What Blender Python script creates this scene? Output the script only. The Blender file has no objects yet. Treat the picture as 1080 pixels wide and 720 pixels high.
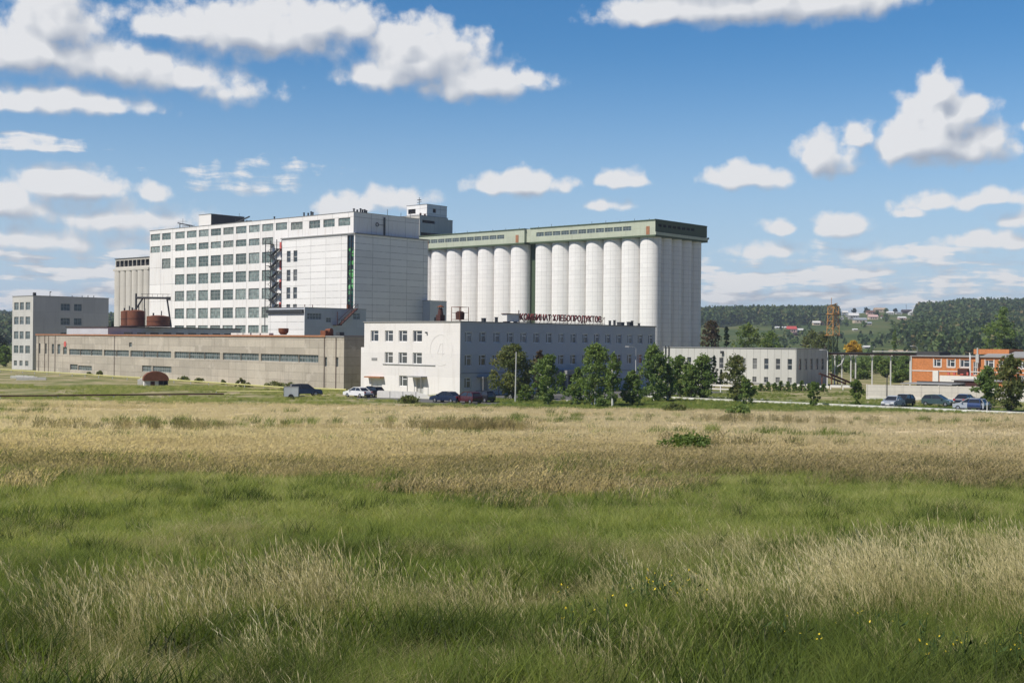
import bpy, math, random
import numpy as np
from mathutils import Vector, Matrix, Euler

# ------------------------------------------------------------------ camera, sky, sun, exposure
scene = bpy.context.scene
COL = scene.collection
EYE = 8.0                       # eye height above the factory yard
FOCAL = 1300.0                  # focal length in photo pixels (photo is 1080 wide)
ROLL = 0.009
camd = bpy.data.cameras.new('camera'); cam = bpy.data.objects.new('camera', camd); COL.objects.link(cam)
camd.sensor_width = 36.0; camd.lens = 36.0 * FOCAL / 1080.0
camd.clip_start = 0.1; camd.clip_end = 20000.0
cam.rotation_mode = 'XYZ'
cam.matrix_world = Matrix.Translation((0, 0, EYE)) @ (Matrix.Rotation(math.radians(90), 4, 'X') @ Matrix.Rotation(ROLL, 4, 'Z'))
scene.camera = cam

SUN_EL = math.radians(48.0)
SUN_H = Vector((-0.85, -0.53, 0)).normalized()
sun_dir = Vector((SUN_H.x * math.cos(SUN_EL), SUN_H.y * math.cos(SUN_EL), math.sin(SUN_EL)))
sund = bpy.data.lights.new('sun', 'SUN'); sun = bpy.data.objects.new('sun', sund); COL.objects.link(sun)
sund.energy = 5.0; sund.angle = math.radians(0.55); sund.color = (1.0, 0.95, 0.875)
sun.rotation_euler = sun_dir.to_track_quat('Z', 'Y').to_euler()
sun.location = (-200, -80, 200)

scene.view_settings.view_transform = 'Standard'
scene.view_settings.look = 'None'
scene.view_settings.exposure = 0.0
scene.view_settings.gamma = 1.0
scene.view_settings.use_curve_mapping = False

class NT:
    """small helper to write node trees"""
    def __init__(self, tree): self.t = tree; self.n = tree.nodes; self.l = tree.links
    def node(self, typ, **kw):
        nd = self.n.new(typ)
        for k, v in kw.items(): setattr(nd, k, v)
        return nd
    def put(self, sock, v):
        if isinstance(v, bpy.types.NodeSocket): self.l.new(v, sock)
        else: sock.default_value = v
    def math(self, op, a, b=None, c=None, clamp=False):
        nd = self.node('ShaderNodeMath', operation=op, use_clamp=clamp)
        for i, v in enumerate((a, b, c)):
            if v is not None: self.put(nd.inputs[i], v)
        return nd.outputs[0]
    def vmath(self, op, a, b=None, c=None, scale=None, out=0):
        nd = self.node('ShaderNodeVectorMath', operation=op)
        for i, v in enumerate((a, b, c)):
            if v is not None: self.put(nd.inputs[i], v)
        if scale is not None: self.put(nd.inputs['Scale'], scale)
        return nd.outputs[out]
    def noise(self, vec, scale, detail=4.0, rough=0.5, dist=0.0, dim='3D', out=0):
        nd = self.node('ShaderNodeTexNoise', noise_dimensions=dim)
        if vec is not None: self.l.new(vec, nd.inputs['Vector'])
        nd.inputs['Scale'].default_value = scale; nd.inputs['Detail'].default_value = detail
        nd.inputs['Roughness'].default_value = rough; nd.inputs['Distortion'].default_value = dist
        return nd.outputs[out]
    def ramp(self, fac, stops, interp='LINEAR'):
        nd = self.node('ShaderNodeValToRGB'); cr = nd.color_ramp; cr.interpolation = interp
        while len(cr.elements) < len(stops): cr.elements.new(0.5)
        for e, (p, c) in zip(cr.elements, stops):
            e.position = p; e.color = c if len(c) == 4 else (*c, 1)
        self.l.new(fac, nd.inputs[0]); return nd.outputs[0]
    def mix(self, fac, a, b, blend='MIX'):
        nd = self.node('ShaderNodeMix', data_type='RGBA', blend_type=blend)
        self.put(nd.inputs[0], fac)
        for s, v in ((nd.inputs[6], a), (nd.inputs[7], b)):
            if isinstance(v, bpy.types.NodeSocket): self.l.new(v, s)
            else: s.default_value = v if len(v) == 4 else (*v, 1)
        return nd.outputs[2]
    def smooth(self, v, lo, hi, tlo=0.0, thi=1.0):
        nd = self.node('ShaderNodeMapRange', interpolation_type='SMOOTHSTEP')
        self.put(nd.inputs[0], v)
        for i, q in zip((1, 2, 3, 4), (lo, hi, tlo, thi)): self.put(nd.inputs[i], q)
        return nd.outputs[0]
    def sep(self, v):
        nd = self.node('ShaderNodeSeparateXYZ'); self.l.new(v, nd.inputs[0]); return nd.outputs
    def comb(self, x, y, z=0.0):
        nd = self.node('ShaderNodeCombineXYZ')
        for i, q in enumerate((x, y, z)): self.put(nd.inputs[i], q)
        return nd.outputs[0]

world = bpy.data.worlds.new('World'); scene.world = world; world.use_nodes = True
# clouds: azimuth east of north and elevation, both in hundredths of a radian; (azimuth, elevation, half width, half height, weight)
CLOUDS = [
 (-35.6,24.2,3.9,3.6,1.0),(-37.5,21.6,6.5,2.3,1.0),(-31.4,21.1,5.2,2.3,.95),(-27.0,20.4,6.0,1.7,.72),(-23.0,19.4,4.6,1.2,.5),(-42,21.8,5,1.8,.8),
 (-20.7,24.3,9.6,2.7,1.0),(-15.5,25.0,5.2,2.5,1.0),(-26.0,23.9,5,1.6,.8),
 (-7.7,22.9,6.2,2.9,1.0),(-3.2,20.9,5.8,1.9,.95),(-10.5,21.4,4.2,1.7,.8),(0.9,21.0,2.4,1.2,.6),(-8.6,24.1,3.8,1.9,.9),
 (19.5,26.8,11.5,2.2,1.1),(12.0,26.2,5.6,1.5,.95),(24.6,26.7,6.8,2.3,1.05),(17.0,28.5,8,2.4,1.0),
 (32.8,16.2,4.4,3.0,1.12),(32.9,19.2,2.5,2.1,1.1),(35.6,15.3,3.6,1.9,1.0),(30.4,15.4,2.3,1.9,1.0),(34.4,17.6,2.6,2.0,1.05),(33.2,17.6,2.6,2.2,1.05),
 (24.9,14.9,2.2,2.0,1.0),(26.9,16.2,1.1,1.2,.85),(18.6,13.3,3.3,1.3,.98),(41.3,17.0,1.7,2.2,1.0),
 (0.4,12.9,4.2,1.35,1.0),(8.8,13.2,2.3,.85,.85),(7.7,11.1,2.2,.6,.6),
 (-34.8,18.0,6.2,1.25,.78),(-40,17.6,5,1.2,.75),(-34.6,11.7,4.2,1.8,.98),(-39.4,10.3,4.5,1.7,.9),(-28.4,11.2,1.9,1.1,.75),(-31,9.4,8.5,1.5,.62),(-37,7.6,9,1.3,.6),
 (-10.0,11.4,4.3,1.0,.72),(-14.0,10.8,2.6,1.2,.7),(-27,7.8,6,.9,.5),
 (25.7,9.4,2.5,1.15,.95),(21.0,9.3,1.5,.75,.75),(31.3,10.2,1.9,.6,.7),(36.0,11.2,5.0,.85,.8),(33.5,11.0,3.4,.9,.6),(37.0,8.0,3.4,.85,.75),(40,9.6,3,.8,.6),
 (20.0,7.5,3,.8,.55),(28.5,7.4,3.6,.7,.5),(12,8.6,2.6,.5,.35),
]
g = bpy.data.node_groups.new('CloudField', 'ShaderNodeTree')
g.interface.new_socket('P', in_out='INPUT', socket_type='NodeSocketVector')
g.interface.new_socket('Density', in_out='OUTPUT', socket_type='NodeSocketFloat')
g.interface.new_socket('Body', in_out='OUTPUT', socket_type='NodeSocketFloat')
q = NT(g); gi = q.node('NodeGroupInput'); go = q.node('NodeGroupOutput')
P0 = gi.outputs[0]
wn = q.noise(P0, 0.30, 2.0, 0.5, 0.0, '2D', out=1)
w1 = q.vmath('MULTIPLY', q.vmath('SUBTRACT', wn, (.5, .5, .5)), (3.6, 1.1, 0))
PW = q.vmath('ADD', P0, w1)
acc = None
for (cx, cy, rx, ry, w) in CLOUDS:
    a = q.vmath('MULTIPLY_ADD', PW, (1 / rx, 1 / (ry * 1.10), 0), (-cx / rx, -(cy - .25 * ry) / (ry * 1.10), 0))
    b = q.vmath('MAXIMUM', a, q.vmath('MULTIPLY', a, (-1, -1.6, 0)))
    ln = q.vmath('LENGTH', b, out=1)
    m = q.math('MULTIPLY_ADD', ln, -w, w * 1.17)
    if acc is None: acc = m
    else:
        sm = q.node('ShaderNodeMath', operation='SMOOTH_MAX'); q.put(sm.inputs[0], acc); q.put(sm.inputs[1], m); sm.inputs[2].default_value = .18; acc = sm.outputs[0]
# layered cloud deck low over the horizon, drawn out sideways by distance
s = q.sep(P0)
deck = q.noise(q.vmath('MULTIPLY', P0, (0.14, 0.85, 1)), 1.0, 4.0, 0.56, 0.0, '2D')
lowband = q.math('MULTIPLY', q.smooth(s[1], 10.5, 4.5), q.smooth(s[1], .5, 3.2))
side = q.math('MAXIMUM', q.smooth(s[0], 10, 18), q.smooth(s[0], -16, -26))
deckm = q.math('ADD', q.math('MULTIPLY_ADD', deck, 3.2, -1.22), q.math('MULTIPLY_ADD', q.math('MULTIPLY', lowband, q.math('MULTIPLY_ADD', side, .7, .3)), 1.4, -1.4))
acc = q.math('MAXIMUM', acc, deckm)
wis = q.noise(q.vmath('MULTIPLY', q.vmath('ADD', P0, q.vmath('SCALE', w1, scale=.6)), (0.10, 1.15, 1)), 1.0, 5.0, 0.6, 0.0, '2D')
wm = None
for cx, cy, rx, ry in ((-20.5, 12.9, 9.5, 1.8), (-38, 14.6, 6, 1.0), (-30, 6.5, 12, 4), (30, 5.5, 16, 3.5)):
    k = q.vmath('LENGTH', q.vmath('MULTIPLY_ADD', P0, (1 / rx, 1 / ry, 0), (-cx / rx, -cy / ry, 0)), out=1); k = q.math('SUBTRACT', 1.0, k); wm = k if wm is None else q.math('MAXIMUM', wm, k)
acc = q.math('MAXIMUM', acc, q.math('ADD', q.math('MULTIPLY_ADD', wis, 1.2, -.80), q.math('MULTIPLY', q.math('MINIMUM', wm, .45), .8)))
fb = q.noise(P0, 0.50, 8.0, 0.62, 0.0, '2D')
vo = q.node('ShaderNodeTexVoronoi', feature='F1', voronoi_dimensions='2D'); q.l.new(q.vmath('ADD', P0, q.vmath('SCALE', w1, scale=.35)), vo.inputs['Vector'])
vo.inputs['Scale'].default_value = 0.62
if 'Detail' in vo.inputs: vo.inputs['Detail'].default_value = 0.0
bill = q.math('MULTIPLY_ADD', vo.outputs[0], -0.38, .10)
det = q.math('MULTIPLY_ADD', fb, .86, -.43)
q.l.new(q.math('ADD', acc, q.math('ADD', det, bill)), go.inputs[0])
q.l.new(q.math('ADD', q.math('MULTIPLY_ADD', det, .20, acc), q.math('MULTIPLY', bill, .8)), go.inputs[1])

w = NT(world.node_tree); w.n.clear()
outw = w.node('ShaderNodeOutputWorld'); bg = w.node('ShaderNodeBackground')
sky = w.node('ShaderNodeTexSky', sky_type='NISHITA', sun_disc=False)
sky.sun_elevation = SUN_EL; sky.sun_rotation = math.atan2(SUN_H.x, SUN_H.y)
sky.air_density = 1.0; sky.dust_density = 0.15; sky.ozone_density = 4.0; sky.altitude = 150
tc = w.node('ShaderNodeTexCoord'); d = w.sep(tc.outputs['Generated'])
az = w.math('MULTIPLY', w.math('ARCTAN2', d[0], d[1]), 100.0)
el = w.math('MULTIPLY', w.math('ARCSINE', d[2]), 100.0)
pp = w.comb(az, el, 0.0)
def dens(v):
    nd = w.node('ShaderNodeGroup'); nd.node_tree = g; w.l.new(v, nd.inputs[0]); return nd.outputs
C0 = dens(pp); D0 = C0[0]
C1 = dens(w.vmath('ADD', pp, (-0.75, 1.35, 0)))
lit = w.math('MULTIPLY_ADD', w.math('SUBTRACT', C0[1], C1[1]), 1.15, .545, clamp=True)
alpha = w.math('MULTIPLY', w.smooth(D0, -0.09, w.math('MULTIPLY_ADD', lit, -.42, .80)), w.smooth(el, -.5, 2.5))
thin = w.smooth(D0, .75, .1)
lit = w.math('MULTIPLY_ADD', thin, .10, lit, clamp=True)
ccol = w.ramp(lit, [(0.0, (4.2, 4.7, 5.6)), (.28, (5.2, 5.6, 6.4)), (.60, (7.3, 7.5, 7.9)), (.85, (9.2, 9.2, 9.3))])
skyc = w.node('ShaderNodeHueSaturation'); skyc.inputs['Saturation'].default_value = 1.30; skyc.inputs['Value'].default_value = 1.22
w.l.new(sky.outputs[0], skyc.inputs['Color'])
skym = w.mix(w.smooth(el, 25.0, -2.0, 0.0, .88), skyc.outputs[0], (5.2, 6.75, 8.9))
final = w.mix(w.math('MULTIPLY', alpha, .94), skym, ccol)
# unseen sky made deeper overhead and duller behind the viewer, to weaken shade fill
deep = w.math('MULTIPLY', w.smooth(el, 34, 75, 1.0, .32), w.smooth(d[1], .25, -.35, 1.0, .40))
dk = w.math('SUBTRACT', 1.0, deep)
final = w.mix(1.0, final, w.comb(w.math('MULTIPLY_ADD', dk, -.28, deep), deep, w.math('MULTIPLY_ADD', dk, .30, deep)), 'MULTIPLY')
w.l.new(final, bg.inputs['Color']); bg.inputs['Strength'].default_value = 0.09
w.l.new(bg.outputs[0], outw.inputs['Surface'])
world.cycles.sampling_method = 'MANUAL'; world.cycles.sample_map_resolution = 1024

# ------------------------------------------------------------------ geometry helpers
AX_U = Vector((-.751, .660, 0)).normalized()      # along the sunlit fronts, away to the left
AX_V = Vector((AX_U.y, -AX_U.x, 0))               # along the shaded fronts, away to the right
YARD = math.atan2(AX_V.y, AX_V.x)
def uv_xy(a, b):
    p = AX_U * a + AX_V * b
    return p.x, p.y

class MB:
    """collects faces for ONE mesh"""
    def __init__(self): self.v = []; self.f = []; self.m = []; self.uv = {}
    def face(self, pts, m=0, uv=None):
        i = len(self.v); self.v += [tuple(p) for p in pts]; self.f.append(tuple(range(i, i + len(pts)))); self.m.append(m)
        if uv is not None: self.uv[len(self.f) - 1] = uv
    def box(self, x0, x1, y0, y1, z0, z1, m=0, skip=''):
        c = lambda x, y, z: (x, y, z)
        F = {'f': [c(x0,y0,z0),c(x1,y0,z0),c(x1,y0,z1),c(x0,y0,z1)], 'b': [c(x1,y1,z0),c(x0,y1,z0),c(x0,y1,z1),c(x1,y1,z1)],
             'l': [c(x0,y1,z0),c(x0,y0,z0),c(x0,y0,z1),c(x0,y1,z1)], 'r': [c(x1,y0,z0),c(x1,y1,z0),c(x1,y1,z1),c(x1,y0,z1)],
             't': [c(x0,y0,z1),c(x1,y0,z1),c(x1,y1,z1),c(x0,y1,z1)], 'd': [c(x0,y1,z0),c(x1,y1,z0),c(x1,y0,z0),c(x0,y0,z0)]}
        for k, p in F.items():
            if k not in skip: self.face(p, m)
    def bar(self, p0, p1, w, h=None, m=0):
        p0 = Vector(p0); p1 = Vector(p1); h = h or w; d = (p1 - p0).normalized()
        s = d.cross(Vector((0, 0, 1)));  s = Vector((1, 0, 0)) if s.length < 1e-4 else s.normalized()
        t = s.cross(d); s = s * w / 2; t = t * h / 2
        a = [p0 - s - t, p0 + s - t, p0 + s + t, p0 - s + t]; b = [q + (p1 - p0) for q in a]
        for k in range(4): self.face([a[k], a[(k + 1) % 4], b[(k + 1) % 4], b[k]], m)
        self.face(a[::-1], m); self.face(b, m)
    def tube(self, pts, rad, n=10, m=0, cap=True):
        pts = [Vector(p) for p in pts]; rad = rad if isinstance(rad, (list, tuple)) else [rad] * len(pts)
        rings = []
        for k, p in enumerate(pts):
            d = (pts[min(k + 1, len(pts) - 1)] - pts[max(k - 1, 0)]).normalized()
            s = d.cross(Vector((0, 0, 1))); s = Vector((1, 0, 0)) if s.length < 1e-3 else s.normalized()
            t = s.cross(d)
            rings.append([p + (s * math.cos(2 * math.pi * j / n) + t * math.sin(2 * math.pi * j / n)) * rad[k] for j in range(n)])
        for k in range(len(pts) - 1):
            for j in range(n):
                j2 = (j + 1) % n
                self.face([rings[k][j], rings[k][j2], rings[k + 1][j2], rings[k + 1][j]], m)
        if cap: self.face(rings[0][::-1], m); self.face(rings[-1], m)
    def lathe(self, prof, n=24, c=(0, 0), m=0, a0=0.0, a1=2 * math.pi):
        for k in range(len(prof) - 1):
            (r0, z0), (r1, z1) = prof[k], prof[k + 1]
            for j in range(n):
                t0 = a0 + (a1 - a0) * j / n; t1 = a0 + (a1 - a0) * (j + 1) / n
                q = [(c[0] + r * math.cos(t), c[1] + r * math.sin(t), z) for r, t, z in ((r0, t0, z0), (r0, t1, z0), (r1, t1, z1), (r1, t0, z1))]
                if r1 < 1e-5: q = q[:3]
                elif r0 < 1e-5: q = [q[0], q[2], q[3]]
                self.face(q, m, [(t0 * max(r0, r1), z0), (t1 * max(r0, r1), z0), (t1 * max(r0, r1), z1), (t0 * max(r0, r1), z1)][:len(q)])
    def prism(self, poly, h0, h1, axis='z', m=0):
        """poly of 2-D points extruded; axis y: poly is (x, z), axis z: poly is (x, y)"""
        P = (lambda p, h: (p[0], p[1], h)) if axis == 'z' else (lambda p, h: (p[0], h, p[1]))
        n = len(poly)
        for k in range(n):
            a, b = poly[k], poly[(k + 1) % n]
            self.face([P(a, h0), P(b, h0), P(b, h1), P(a, h1)], m)
        self.face([P(p, h0) for p in poly][::-1], m); self.face([P(p, h1) for p in poly], m)
    def wall(self, p, d, L, H, holes=(), depth=.25, m=0, z0=0.0, reveal=None):
        """upright wall sheet from p along d with real openings; holes = (x, z, width, height); outward side is d x up"""
        p = Vector(p); d = Vector(d).normalized(); n = d.cross(Vector((0, 0, 1)))
        xs = sorted({0.0, L, *[round(h[0], 4) for h in holes], *[round(h[0] + h[2], 4) for h in holes]})
        zs = sorted({z0, H, *[round(h[1], 4) for h in holes], *[round(h[1] + h[3], 4) for h in holes]})
        at = lambda x, z: p + d * x + Vector((0, 0, z))
        hs = [(round(h[0], 4), round(h[1], 4), round(h[0] + h[2], 4), round(h[1] + h[3], 4)) for h in holes]
        for j in range(len(zs) - 1):
            zc = (zs[j] + zs[j + 1]) / 2
            row = [h for h in hs if h[1] < zc < h[3]]
            run = None
            for i in range(len(xs) - 1):
                xc = (xs[i] + xs[i + 1]) / 2
                if any(h[0] < xc < h[2] for h in row):
                    if run is not None: self._wq(at, run, xs[i], zs[j], zs[j + 1], m); run = None
                elif run is None: run = xs[i]
            if run is not None: self._wq(at, run, xs[-1], zs[j], zs[j + 1], m)
        ii = -n * depth; rm = m if reveal is None else reveal
        for (a, b, c, e) in hs:
            self.face([at(a, b), at(a, e), at(a, e) + ii, at(a, b) + ii][::-1], rm); self.face([at(c, b), at(c, e), at(c, e) + ii, at(c, b) + ii], rm)
            self.face([at(a, b), at(c, b), at(c, b) + ii, at(a, b) + ii][::-1], rm); self.face([at(a, e), at(c, e), at(c, e) + ii, at(a, e) + ii], rm)
    def _wq(self, at, a, b, c, e, m): self.face([at(a, c), at(b, c), at(b, e), at(a, e)], m, [(a, c), (b, c), (b, e), (a, e)])
    def mesh(self, name, mats, smooth=False):
        me = bpy.data.meshes.new(name); me.from_pydata(self.v, [], self.f)
        for q in (mats if isinstance(mats, (list, tuple)) else [mats]): me.materials.append(q)
        me.polygons.foreach_set('material_index', self.m)
        uvl = me.uv_layers.new(name='UVMap'); out = []
        for k, f in enumerate(self.f):
            if k in self.uv: out += [c for q in self.uv[k] for c in q]; continue
            P = [Vector(self.v[i]) for i in f]
            n = (P[1] - P[0]).cross(P[2] - P[0])
            if n.length < 1e-9 and len(P) > 3: n = (P[2] - P[0]).cross(P[3] - P[0])
            if abs(n.z) > .75 * max(n.length, 1e-9): out += [c for q in P for c in (q.x, q.y)]
            else:
                t = Vector((-n.y, n.x, 0)); t = t.normalized() if t.length > 1e-9 else Vector((1, 0, 0))
                out += [c for q in P for c in (q.dot(t), q.z)]
        uvl.data.foreach_set('uv', out)
        if smooth:
            me.polygons.foreach_set('use_smooth', [True] * len(me.polygons))
        me.update(); return me
    def obj(self, name, mats, parent=None, loc=(0, 0, 0), rz=0.0, smooth=False):
        return link(name, self.mesh(name, mats, smooth), parent, loc, rz)

def link(name, mesh, parent=None, loc=(0, 0, 0), rz=0.0):
    o = bpy.data.objects.new(name, mesh); COL.objects.link(o); o.location = loc; o.rotation_euler = (0, 0, rz)
    if parent is not None: o.parent = parent
    return o
def tag(o, label=None, cat=None, group=None, kind=None):
    for k, q in (('label', label), ('category', cat), ('group', group), ('kind', kind)):
        if q: o[k] = q
    return o
def thing(name, label, cat, loc=(0, 0, 0), rz=0.0, group=None):
    o = bpy.data.objects.new(name, None); COL.objects.link(o); o.location = loc; o.rotation_euler = (0, 0, rz); o.empty_display_size = .5
    return tag(o, label, cat, group)
def copy_tree(o, parent=None):
    c = o.copy(); COL.objects.link(c); c.parent = parent
    for ch in o.children: copy_tree(ch, c)
    return c

# ------------------------------------------------------------------ materials
def new_mat(name):
    m = bpy.data.materials.new(name); m.use_nodes = True; t = NT(m.node_tree); t.n.clear()
    out = t.node('ShaderNodeOutputMaterial'); b = t.node('ShaderNodeBsdfPrincipled'); t.l.new(b.outputs[0], out.inputs[0])
    return m, t, b, out
def plain(name, col, rough=.7, metal=0.0, var=.12, scale=3.0, spec=.3):
    m, t, b, out = new_mat(name)
    pos = t.node('ShaderNodeNewGeometry').outputs['Position']
    n = t.noise(pos, scale, 4.0, .6)
    f = t.math('MULTIPLY_ADD', n, 2 * var, 1 - var)
    t.l.new(t.mix(1.0, col, t.comb(f, f, f), 'MULTIPLY'), b.inputs['Base Color'])
    b.inputs['Roughness'].default_value = rough; b.inputs['Metallic'].default_value = metal; b.inputs['Specular IOR Level'].default_value = spec
    return m
def wallmat(name, col, su=None, sv=None, line=.04, dark=.72, stain=.18, stain_col=(.25, .2, .14), blotch=.10, rough=.85, off=(0, 0), streak=(1.4, .12), cellvar=.05, patch=None):
    """painted or bare concrete panels: joint lines every su x sv metres, rain streaks, blotches, each panel a shade of its own"""
    m, t, b, out = new_mat(name)
    uv = t.node('ShaderNodeUVMap', uv_map='UVMap').outputs[0]; s = t.sep(uv)
    oi = t.node('ShaderNodeObjectInfo').outputs['Location']
    big = t.vmath('ADD', uv, oi)
    n1 = t.noise(big, .22, 5.0, .62)
    n2 = t.noise(t.vmath('MULTIPLY', big, (streak[0], streak[1], 1)), 1.0, 5.0, .6)
    n3 = t.noise(big, 2.3, 4.0, .6)
    f = t.math('MULTIPLY_ADD', n1, 2 * blotch, 1 - blotch)
    f = t.math('MULTIPLY', f, t.math('MULTIPLY_ADD', n3, blotch, 1 - blotch / 2))
    if su or sv:
        fx = t.math('FLOOR', t.math('MULTIPLY_ADD', s[0], 1 / (su or 1e3), off[0])); fy = t.math('FLOOR', t.math('MULTIPLY_ADD', s[1], 1 / (sv or 1e3), off[1]))
        wn = t.node('ShaderNodeTexWhiteNoise', noise_dimensions='2D'); t.l.new(t.comb(fx, fy), wn.inputs['Vector'])
        f = t.math('MULTIPLY', f, t.math('MULTIPLY_ADD', wn.outputs['Value'], 2 * cellvar, 1 - cellvar))
        mask = None
        for c, sp, o in ((s[0], su, off[0]), (s[1], sv, off[1])):
            if not sp: continue
            fr = t.math('FRACT', t.math('MULTIPLY_ADD', c, 1 / sp, o))
            dd = t.math('MINIMUM', fr, t.math('SUBTRACT', 1.0, fr))
            k = t.smooth(dd, line / sp, line / sp * .5)
            mask = k if mask is None else t.math('MAXIMUM', mask, k)
        mask = t.math('MULTIPLY', mask, t.smooth(t.noise(big, .7, 2.0), .25, .6, .35, 1.0))
        f = t.math('MULTIPLY', f, t.math('MULTIPLY_ADD', mask, dark - 1, 1.0))
    c = t.mix(1.0, col, t.comb(f, f, f), 'MULTIPLY')
    c = t.mix(t.math('MULTIPLY', t.smooth(n2, .50, .78), stain), c, stain_col)
    if patch:
        c = t.mix(t.math('MULTIPLY', t.smooth(t.noise(big, patch[0], 5.0, .7), patch[1], patch[1] + .05), patch[2]), c, patch[3])
    t.l.new(c, b.inputs['Base Color']); b.inputs['Roughness'].default_value = rough; b.inputs['Specular IOR Level'].default_value = .25
    bp = t.node('ShaderNodeBump'); bp.inputs['Strength'].default_value = .25; bp.inputs['Distance'].default_value = .03
    t.l.new(n3, bp.inputs['Height']); t.l.new(bp.outputs[0], b.inputs['Normal'])
    return m
def glassmat(name, cols, rough=.12, spec=.6, grid=None):
    """window glass with what stands behind it and, in lighter tones, painted reflections: a tone of its own for every pane object, blotchy inside"""
    m, t, b, out = new_mat(name)
    r = t.node('ShaderNodeObjectInfo').outputs['Random']
    uv = t.node('ShaderNodeUVMap', uv_map='UVMap').outputs[0]
    c = t.ramp(r, [(i / max(1, len(cols) - 1), q) for i, q in enumerate(cols)])
    off = t.vmath('ADD', uv, t.comb(t.math('MULTIPLY', r, 91.0), t.math('MULTIPLY', r, 37.0)))
    f = t.math('MULTIPLY_ADD', t.noise(t.vmath('MULTIPLY', off, (1.6, .8, 1)), 1.0, 3.0, .6), .9, .55)
    if grid:
        fx = t.math('FLOOR', t.math('MULTIPLY', t.sep(off)[0], 1 / grid)); fy = t.math('FLOOR', t.math('MULTIPLY', t.sep(off)[1], 1 / grid))
        wn = t.node('ShaderNodeTexWhiteNoise', noise_dimensions='2D'); t.l.new(t.comb(fx, fy), wn.inputs['Vector'])
        f = t.math('MULTIPLY', f, t.math('MULTIPLY_ADD', wn.outputs['Value'], .7, .65))
    t.l.new(t.mix(1.0, c, t.comb(f, f, f), 'MULTIPLY'), b.inputs['Base Color'])
    b.inputs['Roughness'].default_value = rough; b.inputs['Specular IOR Level'].default_value = spec
    return m
M = {}
M['mill'] = wallmat('mill_panels', (.79, .77, .74), 6.0, 5.0, .11, .62, .38, (.46, .36, .28), .05, off=(0.0, .2), patch=(.35, .70, .35, (.5, .45, .38)))
M['stair'] = wallmat('stair_block_panels', (.79, .775, .745), 6.0, 1.7, .10, .58, .10, (.45, .4, .33), .07)
M['silo'] = wallmat('silo_concrete', (.82, .80, .765), 1.5, 1.2, .055, .70, .15, (.50, .48, .44), .05, cellvar=.03, patch=(.30, .69, .3, (.5, .48, .45)))
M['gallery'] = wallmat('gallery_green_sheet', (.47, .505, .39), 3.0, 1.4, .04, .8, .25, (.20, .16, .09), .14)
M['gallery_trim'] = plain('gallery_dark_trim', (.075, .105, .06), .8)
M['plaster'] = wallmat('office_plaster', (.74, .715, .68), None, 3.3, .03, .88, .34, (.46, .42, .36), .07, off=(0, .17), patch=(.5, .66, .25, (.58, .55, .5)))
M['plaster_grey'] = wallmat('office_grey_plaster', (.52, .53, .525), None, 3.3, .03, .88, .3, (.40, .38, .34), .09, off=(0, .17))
M['concrete'] = wallmat('workshop_concrete', (.43, .385, .31), 6.0, 1.35, .05, .62, .5, (.20, .165, .125), .24, off=(0, .1), patch=(.30, .57, .6, (.53, .48, .40)), cellvar=.12)
M['copingrust'] = plain('rusty_coping', (.36, .17, .09), .9, var=.35, scale=1.2)
M['bluegrey'] = wallmat('annex_grey_paint', (.50, .53, .55), 3.0, 1.8, .03, .82, .2, (.33, .33, .32), .10)
M['office5'] = wallmat('tower_block_panels', (.52, .51, .47), 3.3, 3.55, .035, .8, .3, (.3, .28, .25), .12, patch=(.4, .62, .3, (.42, .40, .36)))
M['elev'] = wallmat('elevator_grey_concrete', (.55, .52, .46), 1.6, 6.0, .05, .78, .35, (.3, .27, .22), .12, streak=(2.0, .05))
M['panelgrey'] = wallmat('store_grey_panels', (.53, .52, .475), 1.5, None, .05, .5, .22, (.38, .36, .31), .08, cellvar=.06)
M['brick'] = wallmat('orange_brick', (.56, .215, .078), .26, .077, .012, .72, .25, (.28, .10, .04), .16, cellvar=.16, patch=(.5, .66, .4, (.42, .2, .1)))
M['fence'] = wallmat('fence_concrete', (.70, .66, .58), None, .62, .03, .72, .3, (.3, .27, .22), .12)
M['roofdark'] = plain('bitumen_roof', (.06, .06, .058), .9, var=.3)
M['coping'] = plain('grey_coping', (.26, .26, .25), .75)
M['rust'] = plain('rusty_steel', (.20, .075, .038), .8, .2, .4, 1.6)
M['signred'] = plain('dark_red_letters', (.24, .05, .045), .6)
M['darkrust'] = plain('dark_rusted_steel', (.075, .032, .026), .8, .2, .35, 1.6)
M['steel'] = plain('dark_steel', (.055, .058, .06), .6, .3)
M['lightsteel'] = plain('painted_pole', (.48, .48, .46), .6)
M['whitesteel'] = plain('white_frame', (.78, .78, .76), .45, var=.06)
M['wood'] = plain('grey_frame', (.36, .37, .35), .6, var=.15)
M['yellow'] = plain('yellow_gas_pipe', (.55, .52, .20), .5, var=.2)
M['orange'] = plain('orange_lattice_paint', (.46, .24, .085), .6, var=.2)
M['greensteel'] = plain('green_steel', (.06, .09, .05), .7)
M['red'] = plain('red_panel', (.55, .12, .10), .7)
M['kerb'] = plain('kerb_concrete', (.74, .72, .66), .9, var=.2)
M['whitewash'] = plain('whitewashed_concrete', (.70, .68, .63), .9, var=.15)
M['asbestos'] = plain('asbestos_sheet', (.30, .30, .29), .9, var=.2)
M['glass_mill'] = glassmat('mill_glass', [(.06, .085, .08), (.17, .22, .20), (.11, .15, .135), (.26, .31, .285), (.12, .16, .15), (.20, .22, .19), (.08, .11, .10)], .12, .5, .62)  # lightest pane tones here and below are reflections put into the colour
M['glass'] = glassmat('office_glass', [(.02, .028, .03), (.07, .085, .095), (.04, .05, .06), (.20, .20, .19), (.035, .04, .045), (.11, .12, .12)], .05, .7)
M['glass_strip'] = glassmat('ribbon_glass', [(.07, .10, .10), (.11, .14, .14)], .12, .6, .5)
M['void'] = plain('dark_interior', (.012, .012, .014), .9)
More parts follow.
